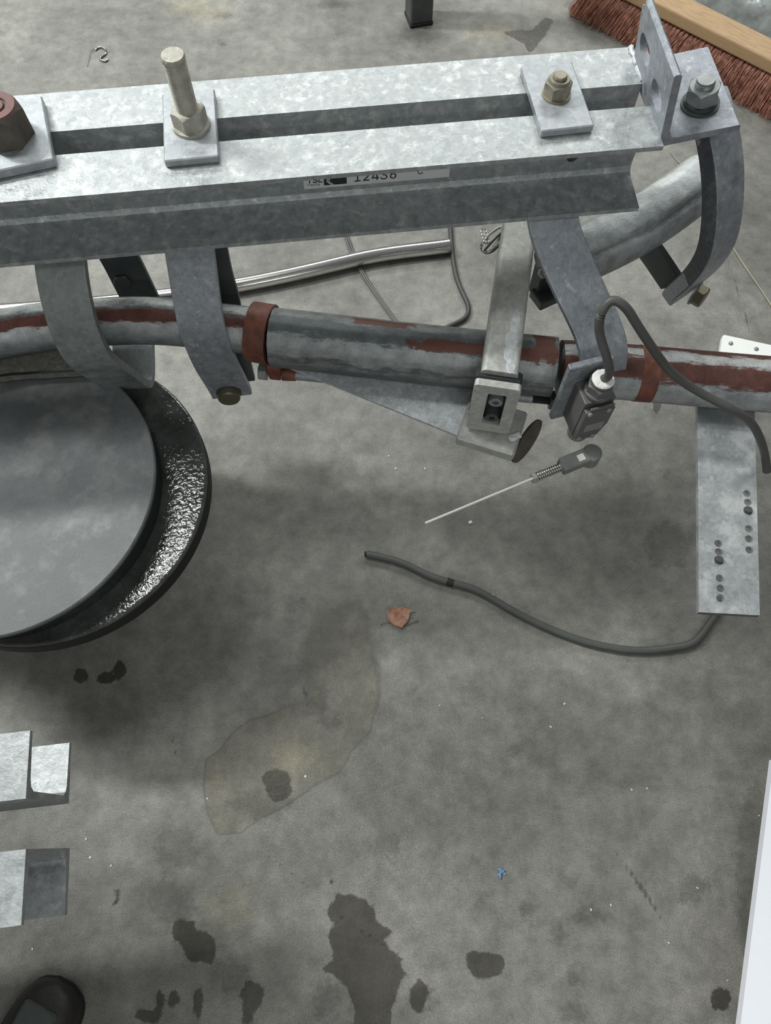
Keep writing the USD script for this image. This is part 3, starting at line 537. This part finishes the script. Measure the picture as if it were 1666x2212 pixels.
# paint scuffs on the arm
for px, py, w, h in ((1112, 706, .006, .03), (1106, 735, .010, .016), (1100, 765, .008, .014), (1104, 790, .007, .013), (1118, 690, .004, .02)):
    q = at(px, py, ZA + .0252); obj('zinc_smear', place(lumpy(lathe([(0, 0), (1, 0), (.8, .5), (0, .6)], 12), .15, 2, int(px)), q, (aside * w, ad * h, np.array([0, 0, .0006]))), 'zinc_white', arm)
tip = a1
bd = at(1110, 990, .335) - at(1000, 945, .335); bd[2] = 0; bd /= np.linalg.norm(bd); bn = np.array([bd[1], -bd[0], 0.])
# slotted end bracket: front wall with a window, two cheeks
fr = (-aside if aside[0] < 0 else aside, np.array([0, 0, 1.]), None); fx = aside if aside[0] > 0 else -aside; fn = ad.copy(); fn[2] = 0; fn /= np.linalg.norm(fn); fx = np.array([-fn[1], fn[0], 0.]); fx = fx if fx[0] > 0 else -fx
EH, EW = .125, .066
epo = tip + fn * .012 + np.array([0, 0, -.105])
front = poly_man(sbox(-EW / 2, 0, EW / 2, EH).buffer(-.006).buffer(.006, quad_segs=4) - shapely.geometry.LineString([(0.002, .036), (0.002, .092)]).buffer(.0135, cap_style='square', join_style='round').buffer(-.003).buffer(.003), .011)
obj('end_bracket', mplace(front, epo, (fx, np.array([0, 0, 1.]), fn)), 'zinc_arm', arm, label='slotted end bracket')
obj('bracket_back', place(cbox(EW, .02, EH - .01, .003), epo + np.array([0, 0, EH / 2]) - fn * .014, (fx, fn, np.array([0, 0, 1.]))), 'black_steel', arm)
for dz in (.038, .082):
    q = epo + np.array([0, 0, dz]) + fx * .002 - fn * .004
    sc = lathe([(0, 0), (.0108, 0), (.0108, .0125), (.010, .014), (0, .014)], 28) - hexagon(.0085, .02).translate([0, 0, .006])
    obj('socket_screw', place(sc, q, (fx, np.array([0, 0, 1.]), fn)), 'bolt_grey' if dz > .05 else 'dark_steel', arm)
# foot bar and gusset
g0, g1, g2, g3 = at(622, 793, .350), at(1000, 946, .350), at(1030, 852, .350), at(860, 785, .350)
gus = poly_man(Polygon([tuple(q[:2]) for q in (g0, g1, g1 + (g2 - g1) * .75, at(1040, 842, .350), at(930, 800, .350), at(760, 770, .350))]).buffer(0), .005).translate([0, 0, .346])
obj('gusset_plate', gus, 'zinc_white', arm, label='thin pale triangular gusset plate')
fb0, fb1 = at(995, 920, .349), at(1120, 958, .349); fl = fb1 - fb0; FL = np.linalg.norm(fl); fl /= FL; fbn = np.array([-fl[1], fl[0], 0.])
obj('foot_bar', place(cbox(FL, .082, .026, .004), (fb0 + fb1) / 2 + fbn * .012, (fl, fbn, np.array([0, 0, 1.]))), 'zinc_arm', arm)
en_ = fl * .78 - fbn * .30 + np.array([0, 0, .50]); en_ /= np.linalg.norm(en_); eu_ = fbn + en_ * -(fbn @ en_); eu_ /= np.linalg.norm(eu_); EPF = (eu_, np.cross(en_, eu_) * .38, en_)
obj('end_plate', place(lathe([(0, 0), (.041, 0), (.041, .005), (0, .005)], 40), fb1 + fbn * .012 + fl * .0095 - [0, 0, .006], EPF), 'nut_brown', arm, label='brown round end plate')
obj('white_drip', lumpy(place(cbox(.02, .012, .003, .001).refine(4), at(1112, 943, .364), yaw_frame(20)), .003, 140), 'white_paint', arm)

# ------------------------------------------------------------------ wire clip
wc = thing('wire_clip', 'little bundle of bent steel wire loops by the square arm under the beam', 'clip', at(1062, 515, .47))
obj('wire_loop', wire([at(1040, 535, .46), at(1060, 505, .475), at(1085, 492, .48), at(1078, 515, .47), at(1052, 545, .455), at(1041, 540, .455), at(1042, 528, .46)], .0021, k=50), 'bright_steel', wc)
obj('wire_loop', wire([at(1046, 545, .45), at(1066, 520, .47), at(1098, 494, .485), at(1082, 524, .465), at(1060, 545, .45), at(1047, 546, .45)], .0018, k=50), 'dark_steel', wc)
obj('wire_coil', cat_(*[place(trimesh.creation.torus(.0042, .0014, 20, 8), at(1045 + 2 * k, 500 + 7 * k, .47), yaw_frame(20 * k)) for k in range(4)]), 'bright_steel', wc)

# ------------------------------------------------------------------ limit switch
ls = thing('limit_switch', 'dark grey limit switch box with a spring lever and long thin rod', 'switch', SW(SWW / 2, SWD / 2, -SWH))
bp_ = Polygon([(0, 0), (SWW, 0), (SWW, -SWH * .62), (SWW * .80, -SWH * .93), (SWW * .70, -SWH), (SWW * .12, -SWH), (0, -SWH * .9)]).buffer(-.002).buffer(.002)
obj('body', mplace(poly_man(bp_, SWD - .009), SW(0, .009, 0), (SF[0], SF[2], SF[1])), 'switch_grey', ls)
cvp = Polygon([(.001, -.012), (SWW - .001, -.012), (SWW - .001, -SWH * .60), (SWW * .80, -SWH * .90), (SWW * .68, -SWH * .96), (SWW * .14, -SWH * .96), (.001, -SWH * .87)]).buffer(-.002).buffer(.002)
obj('cover', mplace(poly_man(cvp, .0085), SW(0, -.0005, 0), (SF[0], SF[2], SF[1])), 'switch_grey', ls, label='screwed front cover')
obj('rating_plate', place(cbox(.030, .020, .0006, .0001), SW(SWW * .52, -.0008, -.060), (SF[0], SF[2], -SF[1])), 'switch_label', ls, label='blank pale grey rating plate')
for x, z in ((.007, -.016), (SWW - .011, -.016), (.007, -SWH * .88), (SWW * .62, -SWH * .90)):
    obj('cover_screw', place(lathe([(0, 0), (.0042, 0), (.0042, .0022), (.003, .0034), (0, .0034)], 20) - cbox(.012, .0012, .0016, .0001).translate([0, 0, .0034]), SW(x, -.0005, z), (SF[0], SF[2], -SF[1])), 'tan_metal' if x > .03 and z > -.05 else 'switch_label', ls)
obj('top_lip', place(cbox(SWW - .01, .004, .006, .001), SW(SWW * .55, .002, -.009), SF), 'switch_grey', ls)
gc = SW(SWW * .52, SWD * .52, 0)
gl = obj('cable_gland', place(cat_(lathe([(0, 0), (.0195, 0), (.0205, .003), (.0200, .007), (.0175, .009), (0, .009)], 40), hexagon(.0335, .016).translate([0, 0, .008]), lathe([(0, .024), (.0155, .024), (.0150, .031), (0, .031)], 36)), gc, SF), 'switch_grey', ls)
obj('sealant', lumpy(place(lathe([(0, 0), (.0158, 0), (.0160, .0025), (.0135, .0045), (0, .0050)], 36).refine(2), gc + [0, 0, .0305], SF), .0014, 180), 'white_paint', gl, label='cracked white sealant in the gland')
c_in = gc + np.array([0, 0, .033])
cab = [c_in, c_in + [0, 0, .03], at(1296, 720, .575), at(1302, 672, .605), at(1322, 650, .617), at(1345, 658, .615), at(1372, 694, .595), at(1410, 752, .560), at(1450, 803, .520), at(1520, 852, .485), at(1582, 884, .470), at(1618, 908, .450), at(1640, 942, .415), at(1652, 980, .375), at(1657, 1018, .340)]
obj('switch_cable', wire(cab, .0062, 14, 160), 'cable_grey', ls, label='grey cable looping out of the switch and over the pipe')
hc = SW(SWW * .42, SWD * .45, -SWH)
obj('head_collar', place(lathe([(0, 0), (.0165, 0), (.0155, -.016), (.0125, -.018), (0, -.018)][::-1], 36), hc, SF), 'tan_metal', ls)
ly = 203.; LD = at(1150, 1036, .345) - at(1257, 992, .345); LD /= np.linalg.norm(LD); LN = np.array([-LD[1], LD[0], 0.]); LZ = np.array([0, 0, 1.])
lc = at(1277, 984, .345)
obj('lever_hub', place(cat_(lathe([(0, -.016), (.0145, -.016), (.0150, -.013), (.0150, .010), (.013, .012), (0, .012)], 36)), lc, (LD, LN, LZ)), 'lever_grey', ls)
lbk = obj('lever_block', place(cbox(.046, .0235, .018, .0015), at(1240, 997, .350), (LD, LN, LZ)), 'lever_grey', ls)
obj('square_inset', place(cbox(.0115, .0115, .0022, .0006), at(1256, 988, .3595), (LD, LN, LZ)), 'white_plastic', lbk, label='white square inset')
e0 = at(1216, 1007, .350)
obj('lock_nut', place(hexnut(.0125, .007, .006), e0, (LN, LZ, LD)), 'bolt_grey', ls)
hel = [e0 + LD * (.006 + .040 * t / 11.) + .0064 * (math.cos(2 * math.pi * t) * LN + math.sin(2 * math.pi * t) * LZ) for t in np.linspace(0, 11, 11 * 14)]
obj('spring', sweep(np.array(hel), circ(.00115, 8), up=LD)[0], 'bright_steel', ls)
obj('spring_core', place(cyl(.0046, .044, 16), e0 + LD * .004, (LN, LZ, LD)), 'tan_metal', ls)
obj('end_nut', place(hexnut(.0155, .0065, .005, True), e0 + LD * .047, (LN, LZ, LD)), 'tan_metal', ls)
r1 = at(919, 1130, .350); r0 = e0 + LD * .052
obj('lever_rod', sweep(np.array([r0, r0 * .75 + r1 * .25, (r0 + r1) / 2, r1]), circ(.0020, 10))[0], 'rod_bright', ls, label='thin bright rod')

# ------------------------------------------------------------------ drilled plate under the right tube
q = [at(1507, 835, .357), at(1630, 835, .357), at(1642, 1328, .357), at(1634, 1052, .357), at(1510, 1325, .357)]
Q = [at(1507, 820, .357), at(1629, 820, .357), at(1642, 1329, .357), at(1510, 1322, .357)]
dp = thing('drilled_plate', 'flat zinc plate with two columns of drilled holes, under the right-hand tube', 'plate', Q[3] - [0, 0, .009])
man = poly_man(Polygon([tuple(v[:2]) for v in Q]), .009).translate([0, 0, .348])
pxs = [(1614, 1066), (1616, 1085), (1618, 1142), (1618, 1164), (1619, 1188), (1552, 1174), (1553, 1192), (1555, 1249), (1557, 1271), (1556, 1292)]
for x, y in pxs: man = man - cyl(.0057, .05, 20).translate(list(at(x, y, .357) - [0, 0, .025]))
obj('plate', man, 'zinc_drilled', dp)
obj('rusty_edge', place(cbox(np.linalg.norm(Q[2] - Q[3]) * .985, .0012, .0055, .0004), (Q[2] + Q[3]) / 2 - [0, .0003, .0055], ((Q[2] - Q[3]) / np.linalg.norm(Q[2] - Q[3]), np.cross((0, 0, 1.), (Q[2] - Q[3]) / np.linalg.norm(Q[2] - Q[3])), np.array([0, 0, 1.]))), 'nut_brown', dp, label='rusty cut edge')
for x, y in ((1616, 1103), (1553, 1210)):
    c = at(x, y, .357); obj('hex_bolt', place(cat_(ring(.003, .0066, .0012), hexagon(.0095, .004).translate([0, 0, .001])), c, yaw_frame(20)), 'dark_steel', dp)

# ------------------------------------------------------------------ the big wheel, left
ZR, ZD_ = .270, .330
kk = (CAM_H - ZR) / (CAM_H - .27)
wc_ = np.array([-.5527, .5276, ZR]); ic = np.array([-.607, .522, ZR])
wh = thing('drum_wheel', 'big horizontal steel wheel with a grey disc and wet black flange at left', 'wheel', wc_ - [0, 0, .036])
fl_ = poly_man(Point(*wc_[:2]).buffer(.2597, quad_segs=40) - Point(*ic[:2]).buffer(.19, quad_segs=32), .036).translate([0, 0, ZR - .036])
edge = lathe([(.18, 0), (.2535, 0), (.2597, .006), (.2597, .0315), (.2575, .0348), (.254, .036), (.18, .036)], 160).translate([wc_[0], wc_[1], ZR - .036])
obj('flange', edge + poly_man(Point(*wc_[:2]).buffer(.2, quad_segs=30) - Point(*ic[:2]).buffer(.12), .036).translate([0, 0, ZR - .036]), 'wet_flange', wh, label='wet pitted black flange')
obj('rim', lathe([(.2592, 0), (.2605, .001), (.2605, .030), (.2592, .0315)], 160).translate([wc_[0], wc_[1], ZR - .036]), 'rubber_black', wh, label='black outer rim')
obj('hub_drum', cyl(.236, ZD_ - ZR, 120).translate([ic[0] + .006, ic[1] - .008, ZR - .002]), 'black_steel', wh, label='black drum wall between disc and flange')
obj('disc', lathe([(0, 0), (.243, 0), (.2452, .002), (.2452, .008), (.243, .010), (0, .010)], 160).translate([ic[0] + .002, ic[1] - .014, ZD_ - .010]), 'zinc_wheel', wh, label='cloudy grey top disc')
# dusty rail guard above the wheel
gd = thing('guard_strip', 'dusty brown-grey guard strip between the left pipe and the wheel', 'guard', at(60, 790, .35))
gpts = [at(-260, 760, .352), at(200, 735, .352), at(235, 800, .352), at(30, 812, .352), at(-260, 850, .352)]
galv('dusty', (.15, .145, .125), (.24, .23, .20), (.36, .34, .28), (.56, .64), scale=90, rough=(.6, .8), metal=.2, bump=.0012)
obj('strip', poly_man(Polygon([tuple(v[:2]) for v in gpts]), .012).translate([0, 0, .340]), 'dusty', gd)
obj('edge_lip', sweep(np.array([at(-260, 850, .345), at(30, 814, .345), at(235, 802, .345)]), rrect(.006, .016, .001))[0], 'black_steel', gd)

# ------------------------------------------------------------------ second pair of channels, lower left
sb = thing('channel_beam', 'shorter channel beam end at lower left, its two open channel ends facing right', 'beam', (-.45, .02, .42))
ZS = .527; f = yaw_frame(6.5)
o1 = at(65, 1578, ZS); o2 = at(56, 1834, ZS)
def chan_end(o, mirror):                                 # o: top corner at the end, far toe / far web corner
    p = channel_poly(True, .124, .072, .0085) if mirror else channel_poly(True, .124, .072, .0085)
    return p
pa = channel_poly(True, .124, .072, .0085)               # toes at t=0, web at t=-w
pb2 = shapely.affinity.translate(channel_poly(False, .124, .072, .0085), -.072, 0)   # web at t=0, toes at -w
obj('channel', mplace(poly_man(pa, .9), o1 - f[0] * .9, (f[1], f[2], f[0])), 'zinc_low', sb)
obj('channel', mplace(poly_man(pb2, .9), o2 - f[0] * .9, (f[1], f[2], f[0])), 'zinc_low', sb)

# ------------------------------------------------------------------ things lying on the floor
ptb = [at(-220, 690, .017), at(0, 672, .017), at(170, 659, .017), at(340, 641, .017), at(490, 620, .017), at(620, 595, .017), at(720, 572, .017), at(790, 556, .017), at(850, 546, .017), at(905, 539, .017), at(971, 531, .017)]
hang('steel_tube', sweep(smooth_path(ptb, 90), circ(.0168, 32))[0], 'polished_steel', 'polished bent steel tube lying on the floor behind the beam', 'tube')
hang('floor_cable', wire([at(972, 470, .006), at(974, 510, .006), at(979, 560, .006), at(988, 605, .006), at(1003, 640, .006), at(1012, 665, .006), at(1006, 685, .006), at(985, 698, .006), at(950, 716, .006), at(900, 745, .006)], .0052, 12, 80), 'cable_dark', 'black cable on the floor looping down from the steel tube end', 'cable')
hang('floor_cable', cat_(*[wire([at(735 + d, 480, .004), at(752 + d, 527, .004), at(770 + d, 570, .004), at(800 + d, 620, .004), at(852 + d, 693, .004), at(900 + d, 760, .004)], .0027, 10, 60) for d in (0, 5)]), 'cable_grey', 'thin twin grey cable on the floor passing under the steel tube', 'cable')
fc = [at(793, 1197, .008), at(830, 1205, .008), at(880, 1221, .008), at(925, 1243, .008), at(972, 1258, .008), at(1010, 1268, .008), at(1045, 1283, .008), at(1105, 1318, .008), at(1180, 1355, .008), at(1260, 1385, .008), at(1340, 1402, .008), at(1400, 1405, .008), at(1455, 1399, .008), at(1492, 1391, .008), at(1510, 1378, .008), at(1535, 1345, .009), at(1575, 1290, .009), at(1610, 1230, .008)]
fcm = thing('floor_cable', 'olive-grey cable lying in a long curve across the floor to the drilled plate', 'cable', fc[6])
obj('cable', wire(fc, .0070, 14, 140), 'cable_olive', fcm)
obj('tape_wrap', sweep(np.array([at(966, 1256, .008), at(973, 1258.5, .008), at(980, 1260.5, .008)]), circ(.0077, 14))[0], 'rubber_black', fcm)
obj('cut_end', place(cyl(.0052, .004, 14), at(792, 1197, .008), ((0, 1., 0), (0, 0, 1.), (-1., 0, 0))), 'rubber_black', fcm)
# leaf
lo = [(826, 1346), (838, 1340), (836, 1322), (842, 1316), (858, 1314), (875, 1315), (888, 1318), (884, 1330), (880, 1340), (876, 1352), (868, 1357), (856, 1355), (844, 1349), (838, 1343)]
lc0 = at(862, 1336, 0)
lp = px_poly([(838, 1340), (836, 1322), (839, 1313), (846, 1318), (852, 1311), (860, 1315), (868, 1312), (876, 1316), (890, 1319), (885, 1328), (882, 1342), (874, 1350), (868, 1358), (858, 1355), (846, 1349)])
ltri = trimesh.Trimesh(*trimesh.creation.triangulate_polygon(lp, engine='earcut'), process=False) if False else None
g_ = np.stack(np.meshgrid(np.linspace(lp.bounds[0], lp.bounds[2], 34), np.linspace(lp.bounds[1], lp.bounds[3], 34)), -1).reshape(-1, 2)
ins = g_[shapely.contains(lp.buffer(-.0006), shapely.points(g_))]; bd_ = np.array([lp.exterior.interpolate(t, normalized=True).coords[0] for t in np.linspace(0, 1, 90, endpoint=False)])
pts2 = np.vstack([ins, bd_])
from scipy.spatial import Delaunay
tri = Delaunay(pts2).simplices; tri = tri[shapely.contains(lp.buffer(.0002), shapely.points(pts2[tri].mean(1)))]
d0 = (pts2 - lc0[:2]) / .024
hz = .0035 + .006 * (d0 ** 2).sum(1) * .55 + .004 * (meshkit.fbm(np.c_[pts2 * 110, np.zeros(len(pts2))], 3, 5) - .5) + .002 * np.abs(d0[:, 0] * .7 + d0[:, 1] * .5)
V3 = np.c_[pts2, hz]; nv = len(V3); a_, b_, c_ = V3[tri[:, 0]], V3[tri[:, 1]], V3[tri[:, 2]]
flip = np.cross(b_ - a_, c_ - a_)[:, 2] < 0; tri[flip] = tri[flip][:, ::-1]
lf = thing('dry_leaf', 'curled dry orange-brown leaf on the open floor', 'leaf', lc0)
obj('blade', trimesh.Trimesh(np.vstack([V3, V3 - [0, 0, .0004]]), np.vstack([tri, tri[:, ::-1] + nv]), process=False), 'leaf', lf)
obj('stem', wire([at(845, 1344, .004), at(832, 1346, .003), at(822, 1350, .002)], .0007, 8, 12), 'nut_brown', lf)
obj('torn_edge', wire([at(884, 1326, .008), at(892, 1324, .006), at(897, 1322, .004)], .0009, 8, 10), 'nut_brown', lf)
hang('leaf_stalk', wire([at(872, 1354, .002), at(890, 1346, .002), at(905, 1341, .0015)], .0006, 8, 10), 'nut_brown', 'dark hair-thin stalk on the floor against the dry leaf', 'stalk')
# wooden broom at the top right
b0, b1 = at(1275, 62, 0), at(1700, 285, 0); bdir = (b1 - b0) / np.linalg.norm(b1 - b0); bnn = np.array([-bdir[1], bdir[0], 0.])
br = thing('push_broom', 'wide wooden push broom head with red-brown bristles at top right', 'broom', (b0 + b1) / 2)
BLn = .78; bo = at(1262, 18, 0) - bnn * .04
wpoly = rrect(.072, .034, .006, 3)
wz = .098
wmid = np.array([bo + bdir * s + bnn * (.055) + [0, 0, wz] for s in np.linspace(.015, BLn, 6)])
obj('wooden_block', sweep(wmid, wpoly)[0], 'wood', br, label='plain wooden broom block')
nb_ = 15000; g = np.random.default_rng(3)
us = g.uniform(0, 1, nb_); row = g.uniform(-1, 1, nb_)
tuft = np.round(us * 62) / 62 + g.normal(0, .0028, nb_); rowq = np.round(row * 2.5) / 2.5 + g.normal(0, .05, nb_)
root = bo + bdir * (np.clip(.02 + tuft * (BLn - .03), .012, BLn))[:, None] + bnn * (.055 + rowq * .027)[:, None] + np.array([0, 0, wz - .017])
sp_u = us * (BLn + .02) - .015 + g.normal(0, .008, nb_)
tipb = bo + bdir * sp_u[:, None] + bnn * (.048 + rowq * .062 + g.normal(0, .008, nb_))[:, None]; tipb[:, 2] = np.abs(g.normal(0.002, .005, nb_)) + .001
midb = root * .5 + tipb * .5; midb[:, 2] += .006; midb += bnn * (rowq * .010)[:, None] + g.normal(0, .0025, (nb_, 3)) * [1, 1, .3]
pts = np.stack([root, root * .22 + midb * .78, midb * .4 + tipb * .6, tipb], 1).reshape(-1, 3) - br[1]
bc = UsdGeom.BasisCurves.Define(stage, numbered(br[0], 'bristles')); bc.CreateTypeAttr('linear')
bc.CreateCurveVertexCountsAttr(Vt.IntArray([4] * nb_)); bc.CreatePointsAttr(Vt.Vec3fArray.FromNumpy(pts.astype(np.float32)))
bc.CreateWidthsAttr(Vt.FloatArray([.0013])); bc.SetWidthsInterpolation('constant')
UsdShade.MaterialBindingAPI.Apply(bc.GetPrim()).Bind(UsdShade.Material.Get(stage, '/World/Looks/bristle')); tag(bc.GetPrim(), 'red-brown bristles', None, None, 'stuff')
# crumpled film in the corner behind the broom
cf = at(1640, 18, .05)
gxx, gyy = np.meshgrid(np.linspace(-1, 1, 70), np.linspace(-1, 1, 50)); P3 = np.stack([gxx, gyy, np.zeros_like(gxx)], -1)
hh = meshkit.fbm(P3 * 3.2, 5, 11); rd = np.abs(meshkit.fbm(P3 * 2.3 + 5, 4, 3) - .5)
zz = np.clip(1 - (np.abs(gxx) ** 4 + np.abs(gyy) ** 4), 0, 1) ** .5 * (.07 + .11 * hh - .16 * rd)
fx_, fy_ = bdir, bnn
VV = cf * [1, 1, 0] + gxx[..., None] * bdir * .24 + gyy[..., None] * bnn * .13 + bnn * .10 + np.array([0, 0, 1.]) * (zz[..., None] + .001)
nyy, nxx = gxx.shape; q = (np.arange(nyy - 1)[:, None] * nxx + np.arange(nxx - 1)[None]).ravel()
hang('plastic_wrap', trimesh.Trimesh(VV.reshape(-1, 3), np.vstack([np.stack([q, q + 1, q + nxx + 1], 1), np.stack([q, q + nxx + 1, q + nxx], 1)]), process=False), 'grey_film', 'crumpled grey plastic wrap behind the broom in the top right corner', 'wrap', smooth=50)
# leg of something standing at the top
lg = at(905, 60, 0) + np.array([.0, .035, 0])
pt = thing('steel_post', 'dark square steel post standing on the floor at the top edge', 'post', lg)
obj('post', place(cbox(.062, .062, .62, .004), lg + [0, 0, .318], yaw_frame(14)), 'dark_steel', pt)
obj('foot_cap', place(cbox(.066, .066, .010, .003), lg + [0, 0, .005], yaw_frame(14)), 'rubber_black', pt)
# white strip with two screws, behind the right tube
ws = [at(1562, 722, .014), at(1700, 752, .014), at(1760, 800, .014), at(1700, 840, .014), at(1556, 760, .014)]
wb = thing('white_strip', 'white plastic strip with two screws lying behind the right-hand tube', 'strip', at(1600, 745, 0))
obj('strip', poly_man(Polygon([tuple(v[:2]) for v in ws]).buffer(-.006).buffer(.006, quad_segs=5), .012).translate([0, 0, .001]), 'white_plastic', wb)
for x, y in ((1579, 742), (1634, 754)):
    obj('screw', place(lathe([(0, 0), (.0052, 0), (.0045, .0018), (.002, .0026), (0, .0026)], 20), at(x, y, .013), yaw_frame(0)), 'bolt_grey', wb)
hang('straw_stalk', wire([at(1566, 500, .002), at(1590, 545, .002), at(1630, 605, .002), at(1668, 662, .002)], .0014, 8, 20), 'straw', 'long thin straw lying on the floor beside the hook hanger', 'straw')
hang('straw_stalk', wire([at(1450, 328, .002), at(1462, 345, .002), at(1476, 358, .002)], .0010, 8, 12), 'straw', 'short bit of straw on the floor in the gap below the angle bracket', 'straw')
# white board at the lower right edge
e0, e1 = at(1672, 1640, .14), at(1598, 2230, .14); ed = (e1 - e0) / np.linalg.norm(e1 - e0); en = np.array([-ed[1], ed[0], 0.]); en = en if en[0] > 0 else -en
wbd = thing('white_board', 'plain white sheet board at the lower right edge of the picture', 'board', (e0 + e1) / 2 + en * .2 - [0, 0, .14])
obj('panel', poly_man(Polygon([tuple(v[:2]) for v in (e0, e1 + ed * .1, e1 + ed * .1 + en * .5, e0 + en * .5)]), .016).translate([0, 0, .124]), 'white_sheet', wbd)
for k in (.15, .8): obj('added_batten', place(cbox(.4, .045, .123, .002), e0 + (e1 - e0) * k + en * .27 + [0, 0, .0615 - .14], (en, ed, np.array([0, 0, 1.]))), 'added_batten', wbd)  # unseen battens added to raise the panel and darken the floor by its edge
# black safety shoe, bottom left
hd = np.array([.42, .90, 0]); hd /= np.linalg.norm(hd); hs = np.array([hd[1], -hd[0], 0])
toe = at(133, 2122, .03); SLn = .29
def shoe_outline(u, k=1.0):                               # u 0 heel .. 1 toe, half width
    return k * (.036 + .017 * np.sin(np.clip((u - .1) / .75, 0, 1) * np.pi * .62) ** 1.5) * np.sqrt(np.clip(1 - ((u - .5) / .5) ** 8, 0, 1))
def shoe_mesh(z0, z1f, k, n=40, m=18):
    rings_ = []
    for u in np.linspace(0.004, .996, n):
        w = shoe_outline(np.array(u), k); z1 = z1f(u); a = np.linspace(0, np.pi, m)
        x = w * np.sign(np.cos(a)) * np.abs(np.cos(a)) ** .7; z = z0 + (z1 - z0) * np.sin(a) ** .6
        rings_.append(np.array([toe * [1, 1, 0] - hd * SLn * (1 - u) + hs * xx + np.array([0, 0, zz_]) for xx, zz_ in zip(x, z)]))
    V = np.array(rings_); nV = V.reshape(-1, 3); F = []
    for i in range(n - 1):
        for j in range(m):
            j2 = (j + 1) % m; F += [(i * m + j, i * m + j2, (i + 1) * m + j2), (i * m + j, (i + 1) * m + j2, (i + 1) * m + j)]
    for e, i in ((0, 0), (1, n - 1)):
        base = len(nV); nV = np.vstack([nV, V[i].mean(0)])
        for j in range(m): F.append((base, i * m + j, i * m + (j + 1) % m) if e else (base, i * m + (j + 1) % m, i * m + j))
    mm = trimesh.Trimesh(nV, F, process=False)
    if mm.volume < 0: mm.invert()
    return mm
sho = thing('safety_shoe', 'black safety shoe toe poking in at the bottom left edge', 'shoe', toe * [1, 1, 0] - hd * .14)
obj('sole', shoe_mesh(.001, lambda u: .022, 1.05), 'rubber_black', sho, smooth=60)
obj('upper', shoe_mesh(.018, lambda u: .060 + .045 * np.clip((.72 - u) / .5, 0, 1) ** 1.3 - .02 * np.clip((u - .8) / .2, 0, 1) ** 2, .98), 'shoe_leather', sho, smooth=60)
obj('tongue', place(lumpy(cbox(.056, .060, .010, .004).refine(6), .002, 60), toe * [1, 1, 0] - hd * .060 + [0, 0, .0615], (hs, hd * .985 - np.array([0, 0, .17]), np.array([0, 0, 1.]) * .985 + hd * .17)), 'shoe_cap', sho, label='grey-green textile vamp')
# small bits
hang('white_chip', place(cbox(.0075, .0055, .002, .0004), at(1016, 1128, .001), yaw_frame(30)), 'white_plastic', 'tiny white chip on the floor just below the thin lever rod', 'chip')
bs = thing('blue_scrap', 'tiny torn pale blue plastic scrap on the floor at lower right', 'scrap', at(1082, 1885, 0))
for a, x in ((35, 0), (-40, .002), (80, -.001)): obj('shred', place(cbox(.016, .0035, .0014, .0003), at(1082, 1885, .001) + [x, x, .0006 * a / 40 + .001], yaw_frame(a)), 'blue_scrap', bs)
hk2 = thing('bent_clip', 'small bent metal clip on the floor above the left end of the beam', 'clip', at(220, 122, 0))
obj('loop', wire([at(206, 108, .003), at(218, 102, .003), at(228, 108, .003), at(226, 118, .003), at(216, 126, .003), at(224, 132, .003), at(232, 126, .003)], .0024, 8, 30), 'bright_steel', hk2)
crumbs = [(1640, 1762), (1277, 1965), (950, 1524), (1042, 1551), (840, 985), (855, 1012), (1398, 1703), (1220, 1520), (1507, 1918), (1320, 1955), (1445, 2037), (1572, 2118), (1365, 1706), (660, 1677), (186, 1812), (195, 1852), (240, 1870), (70, 2050), (448, 1725), (1190, 1570), (1065, 1285), (918, 1012)]
for i, (x, y) in enumerate(crumbs):
    g = np.random.default_rng(i); hang('floor_crumb', lumpy(place(cbox(*(.0016 + .0028 * g.uniform(size=2)), .0012, .0003), at(x, y, .0007), yaw_frame(g.uniform(0, 180))), .0004, 400, i), 'crumb', 'tiny pale crumb of debris scattered on the concrete floor', 'crumb', 'crumbs on the floor')
